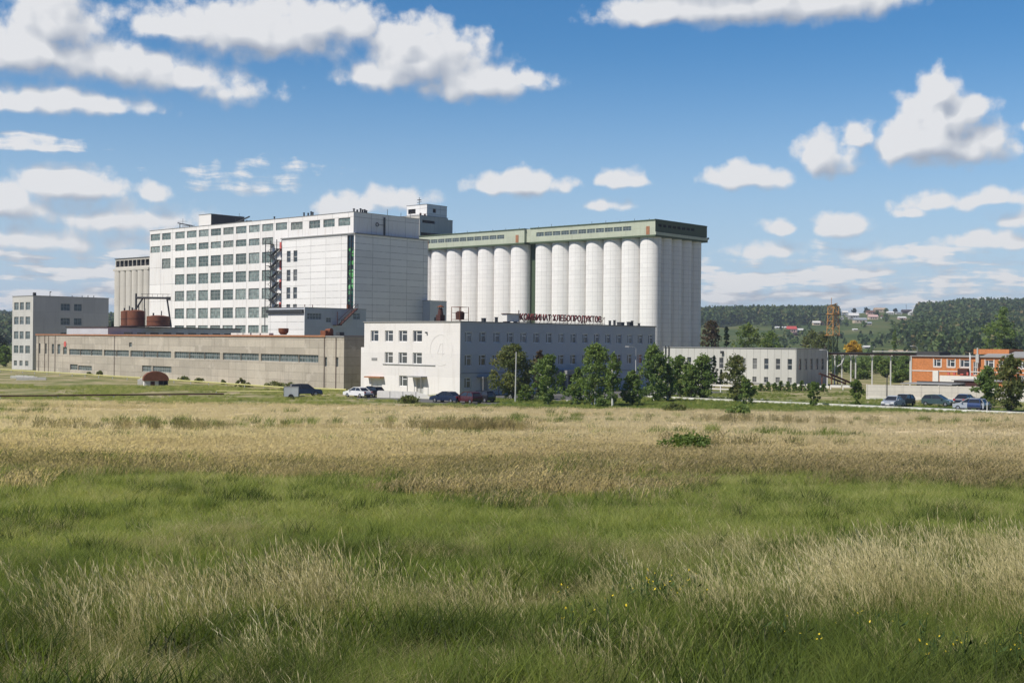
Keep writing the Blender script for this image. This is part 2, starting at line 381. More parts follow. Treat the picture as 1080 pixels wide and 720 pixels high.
M['tyre'] = plain('tyre_rubber', (.018, .018, .018), .85)
M['rim'] = plain('wheel_rim', (.45, .45, .46), .35, .8)
def mosaic():
    m, t, b, out = new_mat('stained_glass'); uv = t.node('ShaderNodeUVMap', uv_map='UVMap').outputs[0]; s = t.sep(uv)
    vo = t.node('ShaderNodeTexVoronoi', voronoi_dimensions='2D'); t.l.new(uv, vo.inputs['Vector']); vo.inputs['Scale'].default_value = .9
    r = t.sep(vo.outputs['Color'])[0]
    c = t.ramp(r, [(0, (.012, .035, .03)), (.45, (.02, .10, .055)), (.62, (.10, .36, .10)), (.85, (.17, .45, .20)), (1, (.30, .48, .30))], 'CONSTANT')
    blue = t.math('MAXIMUM', t.smooth(s[1], 31.0, 31.3), t.math('MULTIPLY', t.smooth(s[1], 21.5, 20.5), .55))
    c = t.mix(blue, c, (.012, .035, .055))
    t.l.new(c, b.inputs['Base Color']); b.inputs['Roughness'].default_value = .12; b.inputs['Specular IOR Level'].default_value = .35
    return m
M['mosaic'] = mosaic()

# ------------------------------------------------------------------ windows: a frame mesh with its pane as a sub-part
_win = {}
def window_mesh(w, h, style):
    key = (round(w, 2), round(h, 2), style)
    if key in _win: return _win[key]
    f = MB(); t = .075 if style != 'plastic' else .095; D0, D1 = 0.0, .09
    f.box(0, t, D0, D1, 0, h); f.box(w - t, w, D0, D1, 0, h); f.box(t, w - t, D0, D1, 0, t); f.box(t, w - t, D0, D1, h - t, h)
    if style == 'grid':
        for k in (1, 2): x = w * k / 3; f.box(x - .04, x + .04, .01, .08, t, h - t)
        for k in ((1,) if h < 2.6 else (1, 2)):
            z = h * (.5 if h < 2.6 else (.36, .70)[k - 1]); f.box(t, w - t, .015, .075, z - .04, z + .04)
    elif style == 'plastic':
        f.box(w * .36 - .06, w * .36 + .06, .01, .085, t, h - t); f.box(w * .36 + .06, w - t, .01, .085, h * .68 - .05, h * .68 + .05)
    elif style == 'ribbon':
        n = max(2, int(w / .75))
        for k in range(1, n): x = w * k / n; f.box(x - .03, x + .03, .01, .08, t, h - t)
        f.box(t, w - t, .015, .075, h * .55 - .03, h * .55 + .03)
    elif style == 'tall':
        f.box(t, w - t, .01, .08, h * .46 - .12, h * .46 + .12)
    elif style == 'cross':
        f.box(w / 2 - .04, w / 2 + .04, .01, .08, t, h - t); f.box(t, w - t, .015, .075, h * .6 - .03, h * .6 + .03)
    p = MB(); p.box(t * .5, w - t * .5, .045, .055, t * .5, h - t * .5)
    _win[key] = (f, p); return _win[key]
_wm = {}
def window(parent, p, d, w, h, style, frame, pane, depth, name='window'):
    """window in a wall opening whose lower left corner (seen from outside) is p; wall runs along d"""
    key = (round(w, 2), round(h, 2), style, frame, pane)
    if key not in _wm:
        f, g2 = window_mesh(w, h, style); _wm[key] = (f.mesh('window', M[frame]), g2.mesh('pane', M[pane]))
    d = Vector(d).normalized(); n = d.cross(Vector((0, 0, 1)))
    o = link(name, _wm[key][0], parent, Vector(p) - n * (depth - .1), math.atan2(d.y, d.x))
    link('pane', _wm[key][1], o); return o
def glaze(parent, p, d, holes, style, frame, pane, depth):
    p = Vector(p); dd = Vector(d).normalized()
    for h in holes: window(parent, p + dd * h[0] + Vector((0, 0, h[1])), d, h[2], h[3], h[4] if len(h) > 4 else style, frame, pane, depth)

# ------------------------------------------------------------------ the buildings
def at_px(x, y, Y):                                # a point at distance Y on the sight line of photo pixel (x, y): used to survey the site
    dx, dy = x - 540, y - 360; c, s = math.cos(ROLL), math.sin(ROLL)
    return Vector(((dx * c + dy * s) / FOCAL * Y, Y, EYE - (-dx * s + dy * c) / FOCAL * Y))
SUNNY, SHADY = Vector((0, -1, 0)), Vector((1, 0, 0))       # wall directions in a building's own frame (x to the right away, y to the left away)

def shell(mb, a0, a1, b0, b1, H, hs=(), hd=(), depth=.25, z0=0.0, m=0):
    mb.wall((a0, b1, 0), SUNNY, b1 - b0, H, hs, depth, m, z0); mb.wall((a0, b0, 0), SHADY, a1 - a0, H, hd, depth, m, z0)
    mb.wall((a1, b0, 0), (0, 1, 0), b1 - b0, H, (), depth, m, z0); mb.wall((a1, b1, 0), (-1, 0, 0), a1 - a0, H, (), depth, m, z0)
def lid(a0, a1, b0, b1, z, t=.12, o=.10, m=0):
    r = MB(); r.box(a0 - o, a1 + o, b0 - o, b1 + o, z, z + t, m); return r
def backing(parent, a0, a1, b0, b1, H, z0=.2, g=.55):      # the unlit inside behind the window openings
    r = MB(); r.box(a0 + g, a1 - g, b0 + g, b1 - g, z0, H - .3); return r.obj('interior', M['void'], parent)

# --- the seven-storey mill
mp = at_px(373, 223, 310)
mill = thing('mill_building', 'tall white mill building with seven rows of greenish windows', 'mill', (mp.x, mp.y, 0), YARD)
MW, ML, MH = 23.0, 92.0, 40.2
cols = [(91.5, 5.0), (85.4, 4.5)] + [(78.5 - 5.9 * k, 4.75) for k in range(9)]
rows = [(37.15, 2.0), (33.55, 1.9), (28.6, 3.0), (23.7, 3.0), (18.85, 3.0), (13.75, 3.0), (8.8, 3.0), (3.8, 3.0)]
hs = []
for r, (z, h) in enumerate(rows):
    for c, (b, w_) in enumerate(cols):
        if (c == 0 and r > 1) or (c == 1 and r > 2) or (c == 10 and r > 0): continue
        hs.append((ML - b, z, w_, h))
for b0, b1 in ((24.9, 20.1), (17.4, 13.0), (11.7, 7.25), (5.8, 1.25)): hs.append((ML - b0, 36.9, b0 - b1, 2.0))
w1 = MB(); shell(w1, 0, MW, 0, ML, MH, hs, (), .3)
w1.obj('wall', M['mill'], mill); lid(0, MW, 0, ML, MH).obj('roof', M['coping'], mill)
backing(mill, 0, MW, 0, ML, MH)
glaze(mill, (0, ML, 0), SUNNY, hs, 'grid', 'wood', 'glass_mill', .3)
# corner stair block, a little proud of the mill
sb = MB(); SA0, SA1, SB0, SB1, SH = -.5, 25.2, -1.2, 28.0, 34.6
sh = [(SB1 - 25.9, z, 1.6, 3.0) for z in (28.4, 23.4, 18.75)] + [(SB1 - 23.1, z, 1.6, 3.0) for z in (28.4, 23.4, 18.75)] + [(SB1 - 25.9, 15.0, 1.6, 2.3), (SB1 - 23.1, 15.0, 1.6, 2.3)]
strip = (SB1 - 1.75, 14.6, 2.55, 19.7)
shell(sb, SA0, SA1, SB0, SB1, SH, sh + [strip], (), .35)
sb.obj('stair_block', M['stair'], mill); lid(SA0, SA1, SB0, SB1, SH, .28, .28).obj('cornice', M['coping'], mill)
v = MB(); v.box(SA0 + .5, -.1, SB0 + .4, SB1 - .4, 1, SH - .3); v.obj('interior', M['void'], mill)
glaze(mill, (SA0, SB1, 0), SUNNY, sh, 'tall', 'wood', 'glass', .3)
gl = MB(); gl.wall((SA0 + .32, SB1 - strip[0], 0), SUNNY, strip[2], strip[1] + strip[3], (), z0=strip[1])
so = gl.obj('stained_glass_strip', M['mosaic'], mill); so['label'] = 'tall dark glass strip with a green mosaic'
fr = MB(); x0, x1 = SA0 + .1, SA0 + .3
ya, yb = SB1 - strip[0], SB1 - strip[0] - strip[2]
for y in (ya - .12, yb + .12, (ya + yb) / 2): fr.box(x0, x1, y - .09, y + .09, strip[1], strip[1] + strip[3])
for k in range(1, 13): z = strip[1] + strip[3] * k / 13; fr.box(x0 + .05, x1, yb + .25, ya - .25, z - .05, z + .05)
fr.obj('frame', M['steel'], so)
# seams, lamp ring and pipe on the shaded band
pb = MB(); pb.box(10.2, 10.7, -.22, -.02, 35.0, 39.6); pb.obj('downpipe', M['steel'], mill)
rg = MB(); rg.tube([(7.9 + .45 * math.cos(t), -.15, 37.6 + .45 * math.sin(t)) for t in [k * math.pi / 6 for k in range(13)]], .09, 6); rg.bar((8.3, -.15, 37.6), (10.2, -.15, 37.6), .1); rg.obj('wall_bracket', M['steel'], mill)
for a, b, z, r_ in [(a, .8, z, .22) for a, z in ((.8, .7), (1.9, .5), (3.0, .9), (3.7, .7), (4.4, .8), (5.0, .6))] + [(.8, b, z, .2) for b, z in ((20.5, .9), (18.8, .7), (17.6, 1.0), (16.9, .8), (33, .6))] + [(a, .5, z, .06) for a, z in ((12.0, 1.6), (16.8, 1.1), (20.2, 1.5))]:
    rv = MB(); rv.tube([(a, b, MH + .1), (a, b, MH + .1 + z)], r_, 8)
    if r_ > .1: rv.lathe([(0, MH + .35 + z), (r_ * 1.6, MH + .15 + z), (r_ * 1.6, MH + .1 + z)], 8, (a, b))
    rv.obj('roof_vent' if r_ > .1 else 'roof_rod', M['steel'], mill)
# lift room on the roof, dark tarred side towards the right
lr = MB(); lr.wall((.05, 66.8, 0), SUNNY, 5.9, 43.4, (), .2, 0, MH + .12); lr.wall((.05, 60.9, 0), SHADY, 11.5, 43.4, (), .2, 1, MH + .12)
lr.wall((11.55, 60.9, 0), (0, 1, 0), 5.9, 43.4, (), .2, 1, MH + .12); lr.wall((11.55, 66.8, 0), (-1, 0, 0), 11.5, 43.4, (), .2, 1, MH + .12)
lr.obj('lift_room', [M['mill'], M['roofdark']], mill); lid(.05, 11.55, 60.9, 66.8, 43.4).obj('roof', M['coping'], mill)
for b, a, flip in ((76.5, 1.5, 1), (50.5, 2.5, -1)):
    ra = MB()
    ra.bar((a, b + 3, MH + 1.0 + .8 * flip), (a, b - 4.2, MH + 1.2 - .6 * flip), .35, .3); ra.bar((a, b + 2, MH + .1), (a, b + 2, MH + 1.6), .18); ra.bar((a, b - 3, MH + .1), (a, b - 3, MH + .9), .18)
    ra.bar((a + 1.2, b + 2.6, MH + .9), (a + 1.2, b - 3.6, MH + .8), .15); ra.bar((a, b + .5, MH + 1.1), (a, b + .5, MH + 3.0), .06); ra.bar((a - .4, b + 2.5, MH + 2.2), (a + .4, b - 1.0, MH + 2.1), .06)
    ra.obj('roof_antenna', M['steel'], mill)
# external fire escape in the notch beside the stair block
fe = MB(); FB0, FB1 = 33.2, 28.4
for k in range(7):
    z = 14.3 + k * 2.95
    fe.box(-1.9, -.05, FB1, FB1 + 1.3, z, z + .12); fe.box(-1.9, -.05, FB0 - 1.3, FB0, z + 1.45, z + 1.57)
    if k < 6:
        fe.bar((-1.5, FB1 + 1.2, z + .05), (-1.5, FB0 - 1.2, z + 1.5), .9, .16); fe.bar((-.6, FB0 - 1.2, z + 1.5), (-.6, FB1 + 1.2, z + 2.95), .9, .16)
        fe.bar((-1.95, FB1 + 1.2, z + 1.0), (-1.95, FB0 - 1.2, z + 2.45), .07); fe.bar((-1.95, FB0 - 1.2, z + 2.4), (-1.95, FB1 + 1.2, z + 3.9), .07)
    for b in (FB1, FB0): fe.bar((-1.9, b, z + 1.0), (-.1, b, z + 1.0), .06)
    fe.bar((-1.92, FB1, z + 1.05), (-1.92, FB1 + 1.3, z + 1.05), .06); fe.bar((-1.92, FB0 - 1.3, z + 2.5), (-1.92, FB0, z + 2.5), .06)
for a in (-1.9, -.2):
    for b in (FB1, FB0): fe.bar((a, b, 10), (a, b, 34.5), .16)
fe.obj('fire_escape', M['steel'], mill)
rp = MB()
for z in (15.6, 21.6, 26.6, 31.6): rp.box(-.12, -.03, SB1 + .1, SB1 + 1.5, z, z + 2.3)
rp.obj('red_panel', M['red'], mill)

# --- the two silo blocks
sp = at_px(691, 231, 320)
def silo_block(label, b0, pitch, n, na, a_pitch, gal0, gal1, end):
    t = thing('silo_block', label, 'grain silo', (sp.x, sp.y, 0), YARD, 'grain silos')
    key = MB(); N = 44; ra, rb_ = a_pitch / 2, pitch / 2
    pts = [(ra * .985 * math.cos(2 * math.pi * k / N), rb_ * .99 * math.sin(2 * math.pi * k / N)) for k in range(N + 1)]
    s = 0.0
    for k in range(N):
        (xa, ya_), (xb, yb_) = pts[k], pts[k + 1]; ds = math.hypot(xb - xa, yb_ - ya_)
        key.face([(xa, ya_, 0), (xb, yb_, 0), (xb, yb_, 35.8), (xa, ya_, 35.8)], 0, [(s, 0), (s + ds, 0), (s + ds, 35.8), (s, 35.8)]); s += ds
    me = key.mesh('silo', M['silo'], True)
    for i in range(n):
        for j in range(na):
            if i and j: continue
            link('silo', me, t, (ra + j * a_pitch, b0 + rb_ + i * pitch, 0))
    core = MB(); core.box(2.3, na * a_pitch - 2.3, b0 + 2.8, b0 + n * pitch - 2.8, .2, 35.6); core.obj('core_wall', M['silo'], t)
    g2 = MB(); A0, A1, Z0, Z1 = -.35, na * a_pitch + .3, 36.0, 39.7
    gh = [(gal1 - b - 2.9, 37.45, 2.75, 1.15) for b in [gal0 + 7.5 + 3.0 * k for k in range(int((gal1 - gal0 - 8.5) / 3.0))]]
    g2.wall((A0, gal1, 0), SUNNY, gal1 - gal0, Z1, gh, .2, 0, Z0)
    if not end: g2.wall((A0, gal0, 0), SHADY, A1 - A0, Z1, (), .2, 0, Z0)
    g2.wall((A1, gal0, 0), (0, 1, 0), gal1 - gal0, Z1, (), .2, 0, Z0); g2.wall((A1, gal1, 0), (-1, 0, 0), A1 - A0, Z1, (), .2, 0, Z0)
    g2.obj('gallery', M['gallery'], t)
    glaze(t, (A0, gal1, 0), SUNNY, gh, 'ribbon', 'wood', 'glass_strip', .2)
    v = MB(); v.box(A0 + .35, A1 - .3, gal0 + .3, gal1 - .3, Z0 + .2, Z1 - .1); v.obj('interior', M['void'], t)
    tr = MB(); tr.box(A0 - .15, A1 + .1, gal0 - .1, gal1 + .1, Z1, Z1 + .3); tr.box(A0 - .2, A1 + .3, gal0 - .15, gal1 + .1, Z0 - .45, Z0)
    tr.obj('roof', M['gallery_trim'], t)
    dr = MB()
    for b in ((2.0,) if end else (47.2, 83.5)): dr.box(A0 - .06, A0 - .01, b - .55, b + .55, 36.15, 38.3)
    dr.obj('door', M['copingrust'], t)
    if end:
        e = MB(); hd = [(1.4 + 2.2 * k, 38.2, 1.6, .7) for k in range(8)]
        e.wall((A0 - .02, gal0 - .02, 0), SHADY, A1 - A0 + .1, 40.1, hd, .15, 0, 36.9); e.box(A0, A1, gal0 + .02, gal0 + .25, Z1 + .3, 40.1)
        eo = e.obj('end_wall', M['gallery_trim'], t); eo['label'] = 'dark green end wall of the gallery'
        c = MB(); c.box(A0 - .1, A1 + .15, gal0 - .3, gal0 - .05, 36.0, 36.75); c.obj('sill_beam', M['gallery'], t)
        lp = MB(); lp.box(A1 + .05, A1 + .45, gal0 - .5, gal0 - .1, 36.4, 36.9); lp.obj('lamp', M['steel'], t)
    rng = random.Random(int(b0) + 3); q = MB()
    for k in range(9): b = gal0 + (gal1 - gal0) * (k + .5) / 9; q.tube([(.3, b, Z1 + .3), (.3, b, Z1 + .5 + rng.random() * .7)], .05, 5)
    q.obj('roof_rods', M['steel'], t)
    return t
# work tower rising behind the far end of the silos
wt = thing('work_tower', 'grey concrete work tower rising behind the mill, with a pale penthouse', 'tower', (sp.x, sp.y, 0), YARD)
B0 = 90.3
q = MB(); shell(q, 3, 15.5, B0, B0 + 15, 46.8, (), [(1.2, 44.6, 5.6, .9), (.6, 40.2, 10.6, 1.4)], .4); shell(q, 15.51, 18, B0 + .3, B0 + 12, 46.3); q.obj('wall', M['elev'], wt)
r = lid(3, 15.5, B0, B0 + 15, 46.8); r.box(15.52, 18.1, B0 + .2, B0 + 12.1, 46.3, 46.42); r.obj('roof', M['coping'], wt)
v = MB(); v.box(3.5, 15, B0 + .45, B0 + 14.5, 38, 46.5); v.obj('interior', M['void'], wt)
q = MB(); shell(q, 6.3, 15.2, B0 + .15, B0 + 9.2, 50.5, [(.6, 47.9, 3.4, 1.5)], [(2.6, 48.1, 1.5, 1.3)], .3, 46.92); q.obj('penthouse', M['stair'], wt); lid(6.3, 15.2, B0 + .15, B0 + 9.2, 50.5).obj('penthouse_roof', M['coping'], wt)
v = MB(); v.box(6.7, 14.8, B0 + .6, B0 + 8.8, 47, 50.3); v.obj('interior', M['void'], wt)
q = MB(); a, b = 7.2, B0 + 4.5; q.tube([(a, b, 50.6), (a, b, 53.0)], .09, 6); q.tube([(a + .6 * math.cos(t), b + .7 * math.sin(t), 52.2) for t in [k * math.pi / 5 for k in range(11)]], .07, 5); q.bar((a - .5, b - 1.4, 51.5), (a + .5, b + 1.4, 51.5), .12); q.obj('antenna', M['steel'], wt)
rng = random.Random(4)
for k in range(6): q = MB(); x = 3.6 + k * 1.9; q.box(x, x + .4, B0 + .2, B0 + .7, 46.92, 47.4 + rng.random() * .8); q.obj('roof_vent', M['darkrust'], wt)
sr = silo_block('white grain silo block of seven columns with the dark green gallery end', 0.0, 6.0, 7, 5, 4.8, -.3, 42.2, True)
lk = MB(); lk.box(.4, 20, 42.25, 44.45, 36.1, 39.75); lk.obj('gallery_link', M['gallery'], sr)
lk = MB(); lk.box(3.2, 3.6, 41.6, 45.2, .3, 36.0); lk.obj('gap_wall', M['greensteel'], sr)
silo_block('white grain silo block behind the mill corner, left of the dark gap', 44.9, 6.45, 7, 5, 4.8, 44.5, 90.15, False)

# --- three-storey office in front
ap = at_px(485.5, 339.5, 178)
office = thing('office_building', 'white three-storey office block in front of the silos, shaded right side', 'office', (ap.x, ap.y, 0), YARD)
OL, OW, OH = 20.6, 49.2, 10.75
oc = [(19.14, 1.75), (15.92, 1.8), (12.87, 1.85), (9.79, 1.95)]
hs = [(OL - b, 7.8, w_, 1.7) for b, w_ in oc] + [(OL - b, 4.5, w_, 1.7) for b, w_ in oc[1:]] + [(OL - 12.68, 1.1, 1.7, 1.6)]
hs_d = [(OL - 8.95, .1, 1.5, 2.35), (OL - 18.9, .1, 2.4, 2.0)]
wx = [.98 + 3.07 * k for k in range(16)]
hd = [(x, 7.8, 1.5, 1.55) for x in wx] + [(x, 4.4, 1.5, 1.6) for k, x in enumerate(wx)] + [(x, 1.15, 1.4, 1.55) for k, x in enumerate(wx) if k not in (1, 7, 8)]
hd_d = [(4.3, .15, 1.7, 2.35), (23.0, .1, 3.4, 2.6)]
ob = MB(); ob.wall((0, OL, 0), SUNNY, OL, OH, hs + hs_d, .22); ob.wall((OW, 0, 0), (0, 1, 0), OL, OH); ob.wall((OW, OL, 0), (-1, 0, 0), OW, OH)
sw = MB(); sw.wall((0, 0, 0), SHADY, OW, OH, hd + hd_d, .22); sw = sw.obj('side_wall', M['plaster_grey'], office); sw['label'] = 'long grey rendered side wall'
ob.box(0.02, 6, OL + .01, OL + .75, 0, 6.9)
ob.obj('wall', M['plaster'], office); lid(0, OW, 0, OL, OH, .14, .14).obj('roof_coping', M['coping'], office)
backing(office, 0, OW, 0, OL, OH)
glaze(office, (0, OL, 0), SUNNY, hs, 'plastic', 'whitesteel', 'glass', .22)
glaze(office, (0, 0, 0), SHADY, hd, 'plastic', 'whitesteel', 'glass', .22)
def door(parent, p, d, w_, h, mat='steel', depth=.22, name='door'):
    d = Vector(d); n = d.cross(Vector((0, 0, 1))); q = MB(); q.box(0, w_, 0, .07, 0, h)
    for k in (1, 2): q.box(w_ * (.5 * k - .5) + .12, w_ * .5 * k - .12, -.02, 0, .25, h - .3)
    o = q.obj(name, M[mat], parent, Vector(p) - n * (depth - .02), math.atan2(d.y, d.x))
    k = MB(); k.box(w_ * .5 + .06, w_ * .5 + .1, -.07, -.02, 1.0, 1.25); k.obj('handle', M['lightsteel'], o); return o
door(office, (0, OL - hs_d[0][0], hs_d[0][1]), SUNNY, 1.5, 2.35, 'lightsteel'); door(office, (0, OL - hs_d[1][0], .1), SUNNY, 2.4, 2.0, 'whitesteel')
door(office, (4.3, 0, .15), SHADY, 1.7, 2.35, 'wood'); door(office, (23.0, 0, .1), SHADY, 3.4, 2.6, 'steel')
cn = MB(); cn.box(-1.25, -.02, 6.7, 9.8, 2.55, 2.72); cn.bar((-1.15, 6.8, 0), (-1.15, 6.8, 2.55), .08); cn.bar((-1.15, 9.7, 0), (-1.15, 9.7, 2.55), .08); cn.obj('canopy', M['coping'], office)
cn = MB(); cn.box(-.9, -.02, 16.0, 19.6, 2.25, 2.45); cn.obj('canopy', M['copingrust'], office)
cn = MB(); cn.box(3.6, 7.2, -1.3, -.02, 2.6, 2.78); cn.bar((3.7, -1.2, 0), (3.7, -1.2, 2.6), .1); cn.bar((7.1, -1.2, 0), (7.1, -1.2, 2.6), .1); cn.obj('canopy', M['coping'], office)
cn = MB(); cn.box(21.5, 28.5, -2.6, -.02, 2.95, 3.55); [cn.box(x - .18, x + .18, -2.4, -2.05, 0, 2.95) for x in (21.9, 28.1)]; cn.obj('canopy', M['coping'], office)
vt = MB(); vt.box(-.05, -.01, 17.6, 18.85, 4.9, 5.3); vt.obj('vent_grille', M['coping'], office)
em = MB(); C2 = (3.9, 6.7)
for k in range(40):
    t0, t1 = 2 * math.pi * k / 40, 2 * math.pi * (k + 1) / 40
    if 32 < k < 37: continue
    em.face([(-.025, C2[0] - r * 1.0 * math.cos(t), C2[1] + r * math.sin(t)) for r, t in ((2.15, t0), (2.15, t1), (2.35, t1), (2.35, t0))])
for a, b in (((-.75, -.5), (-.1, .9)), ((-.1, .9), (.35, .9)), ((.35, .9), (.35, -.9)), ((-.75, -.5), (.75, -.5))): em.bar((-.012, C2[0] - a[0], C2[1] + a[1]), (-.012, C2[0] - b[0], C2[1] + b[1]), .03, .12)
M['faded'] = plain('faded_paint', (.735, .712, .675), .9, var=.06)
eo = em.obj('emblem', M['faded'], office); eo['label'] = 'faint ring emblem on the white wall'
sl = MB(); sl.box(-.1, -.01, 5.0, 16.3, 4.3, 4.42); sl.box(.1, OW - .1, -.06, -.01, 3.28, 3.38); sl.obj('sill_band', M['coping'], office)
lb = MB(); lb.box(-.3, -.02, 6.7, 6.95, 9.1, 9.3); lb.obj('wall_lamp', M['steel'], office)
rng = random.Random(9)
for a, w_, h in ((6.3, .5, .5), (9.1, .35, .7), (11.2, .45, .4), (12.0, .3, .6), (37.6, .3, .7), (38.9, .3, .8), (40.8, .9, .5), (43.2, .6, .6), (44.0, .3, .8), (46, .3, .4)):
    rv = MB(); rv.box(a, a + w_, 1.2, 1.2 + w_, OH + .14, OH + .14 + h); rv.box(a - .06, a + w_ + .06, 1.14, 1.26 + w_, OH + .14 + h, OH + .2 + h); rv.obj('roof_vent', M['steel'], office)
fi = MB(); fi.box(-.1, .05, 4.0, 4.15, OH - 2.2, OH - 1.2)
# things on the office roof
rt = thing('rusty_roof_tank', 'rusty tank in a pipe cage on the left of the office roof', 'tank', office.location + AX_V * 1.6 + AX_U * 1.6 + Vector((0, 0, OH + .14)), YARD)
q = MB(); q.lathe([(0, .25), (.62, .25), (.68, 1.25), (.4, 1.45), (0, 1.5)], 18); q.obj('barrel', M['darkrust'], rt)
q = MB()
for a in (-.95, .95):
    for b in (-.8, .8): q.bar((a, b, 0), (a, b, 2.1), .07)
    q.bar((a, -.8, 2.05), (a, .8, 2.05), .06); q.bar((a, -.8, .25), (a, .8, .25), .06)
for b in (-.8, .8): q.bar((-.95, b, 2.05), (.95, b, 2.05), .06); q.bar((-.95, b, .25), (.95, b, .25), .06); q.bar((-.95, b, 1.2), (.95, b, 1.2), .05)
q.obj('cage', M['rust'], rt)
pl = thing('roof_hatch_frame', 'pale sheet box standing at the left end of the roof sign', 'roof box', office.location + AX_V * 12.4 + AX_U * 1.3 + Vector((0, 0, OH + .14)), YARD)
q = MB(); q.box(-1.35, 1.35, -.5, .5, .15, 1.25); q.obj('panel', M['whitewash'], pl); q = MB(); q.box(-1.5, 1.5, -.6, .6, 1.25, 1.36)
for a in (-1.2, 1.2): q.box(a - .06, a + .06, -.4, .4, 0, .15)
q.bar((1.6, -.3, 0), (1.6, -.3, 1.9), .1); q.bar((1.6, -.3, 1.0), (3.0, -.3, .2), .1); q.obj('frame', M['darkrust'], pl)
dv = thing('dark_roof_stack', 'dark rusty stack behind the office roof near the mill', 'stack', office.location + AX_V * 3.0 + AX_U * 7.0 + Vector((0, 0, OH + .14)), YARD)
q = MB(); q.box(-.5, .5, -.45, .45, 0, 1.0); q.tube([(0, 0, 1.0), (0, 0, 2.0)], [.45, .3], 12); q.obj('body', M['darkrust'], dv); q = MB(); q.lathe([(0, 2.5), (.55, 2.2), (.55, 2.15)], 12); q.bar((.2, 0, 1.9), (.2, 0, 2.3), .05); q.bar((-.2, 0, 1.9), (-.2, 0, 2.3), .05); q.obj('cowl', M['rust'], dv)
# rooftop lettering
sg = thing('rooftop_sign', 'dark red rooftop letters along the edge of the office roof', 'sign', office.location + AX_V * 14.2 + AX_U * .9 + Vector((0, 0, OH + .14)), YARD)
cu = bpy.data.curves.new('letters', 'FONT'); cu.body = 'КОМБИНАТ ХЛЕБОПРОДУКТОВ'; cu.size = 1.55; cu.extrude = .06; cu.offset = .035; cu.resolution_u = 3
to = bpy.data.objects.new('lettering_source', cu); COL.objects.link(to); bpy.context.view_layer.update()
me = bpy.data.meshes.new_from_object(to.evaluated_get(bpy.context.evaluated_depsgraph_get())); bpy.data.objects.remove(to)
xs = [q.co.x for q in me.vertices]; k = 20.6 / (max(xs) - min(xs)); x0 = min(xs); zs = [q.co.y for q in me.vertices]
for q in me.vertices: x, y, z = q.co; q.co = ((x - x0) * k, -z, .18 + (y - min(zs)) * .88)
me.flip_normals(); me.materials.clear(); me.materials.append(M['signred']); link('lettering', me, sg)
q = MB(); q.bar((-.2, .12, .14), (21.8, .12, .14), .06); q.bar((-.2, .12, 1.2), (21.8, .12, 1.2), .05)
for i in range(12): x = 1.96 * i; q.bar((x, .12, 0), (x, .12, 1.3), .05); q.bar((x, .12, 1.2), (x, 1.1, 0), .05)
q.obj('support_frame', M['darkrust'], sg)

# --- long bare concrete workshop
wp, wq = at_px(363, 355.8, 196), at_px(38.3, 351.9, 282)
wd = Vector((wq.x - wp.x, wq.y - wp.y, 0)); WL = wd.length; wd.normalize()
wv = Vector((wd.y, -wd.x, 0)); WANG = math.atan2(wv.y, wv.x)
ws = thing('concrete_workshop', 'long low bare concrete workshop with a thin band of windows', 'workshop', (wp.x, wp.y, 0), WANG)
WH, WW = 8.45, 15.0
def wb(x, y):                                       # pixel on the long front -> (metres from its left end, height)
    dx, dy = x - 540, y - 360; c, s = math.cos(ROLL), math.sin(ROLL)
    r = Vector(((dx * c + dy * s) / FOCAL, 1, -(-dx * s + dy * c) / FOCAL)); t = (wp.x * wv.x + wp.y * wv.y) / (r.x * wv.x + r.y * wv.y)
    p = r * t; return WL - ((p.x - wp.x) * wd.x + (p.y - wp.y) * wd.y), EYE + p.z
X = lambda px: wb(px, 372)[0]
hs = []
for xa, xb in ((73, 108), (109.5, 136), (137.5, 180.5), (184, 232), (235, 273), (275, 336)):
    n = max(1, round((X(xb) - X(xa)) / 6)); L_ = (X(xb) - X(xa)) / n
    for k in range(n): hs.append((X(xa) + k * L_ + .02, 4.25, L_ - .06, 1.25))
for xa, xb, z, h in ((54.5, 57, 4.3, 2.2), (60.5, 63.5, 4.3, 2.2), (66.5, 70.5, 4.3, 1.6), (41, 42.6, 4.3, 2.3), (47.5, 49.2, 4.3, 2.3), (342.5, 345, 3.7, 1.5), (354.5, 357, 3.7, 1.5)): hs.append((X(xa), z, X(xb) - X(xa), h, 'cross'))
low = [(X(74), 1.0, X(82) - X(74), 1.2), (X(82.6), 1.0, X(97) - X(82.6), 1.0), (X(150), 1.4, X(160) - X(150), 1.2), (X(161), 1.4, X(181) - X(161), 1.2)]
hs += [(x, z, w_, h, 'ribbon') for x, z, w_, h in low] + [(X(136), 6.2, 1.2, .9, 'cross')]
q = MB(); q.wall((0, WL, 0), SUNNY, WL, WH, hs, .3); q.wall((0, 0, 0), SHADY, WW, WH, ()); q.wall((WW, 0, 0), (0, 1, 0), WL, WH); q.wall((WW, WL, 0), (-1, 0, 0), WW, WH)
q.obj('wall', M['concrete'], ws); q = MB(); q.box(-.18, WW + .1, 5.0, WL + .1, WH, WH + .28); q.obj('coping', M['copingrust'], ws); q = MB(); q.box(-.12, WW + .1, -.1, 4.99, WH, WH + .2); q.obj('coping', M['coping'], ws)
q = MB(); q.box(.55, WW - .5, .5, WL - .5, .2, WH - .2); q.obj('interior', M['void'], ws)
glaze(ws, (0, WL, 0), SUNNY, hs, 'ribbon', 'wood', 'glass_strip', .3)
q = MB()
for px in (121, 342.5, 354.8, 47.5, 41.3, 51.5, 58.5): b = WL - X(px); q.tube([(-.12, b, .2), (-.12, b, WH - .1)], .055, 6)
q.obj('downpipe', M['darkrust'], ws)
q = MB(); b = WL - X(68.8); q.lathe([(0, -.06), (.62, -.06), (.62, 0), (0, 0)], 14); sgn = q.obj('round_sign', M['red'], ws, (-.05, b, 6.55)); sgn.rotation_euler = (0, math.radians(90), 0); sgn['label'] = 'small red round sign'
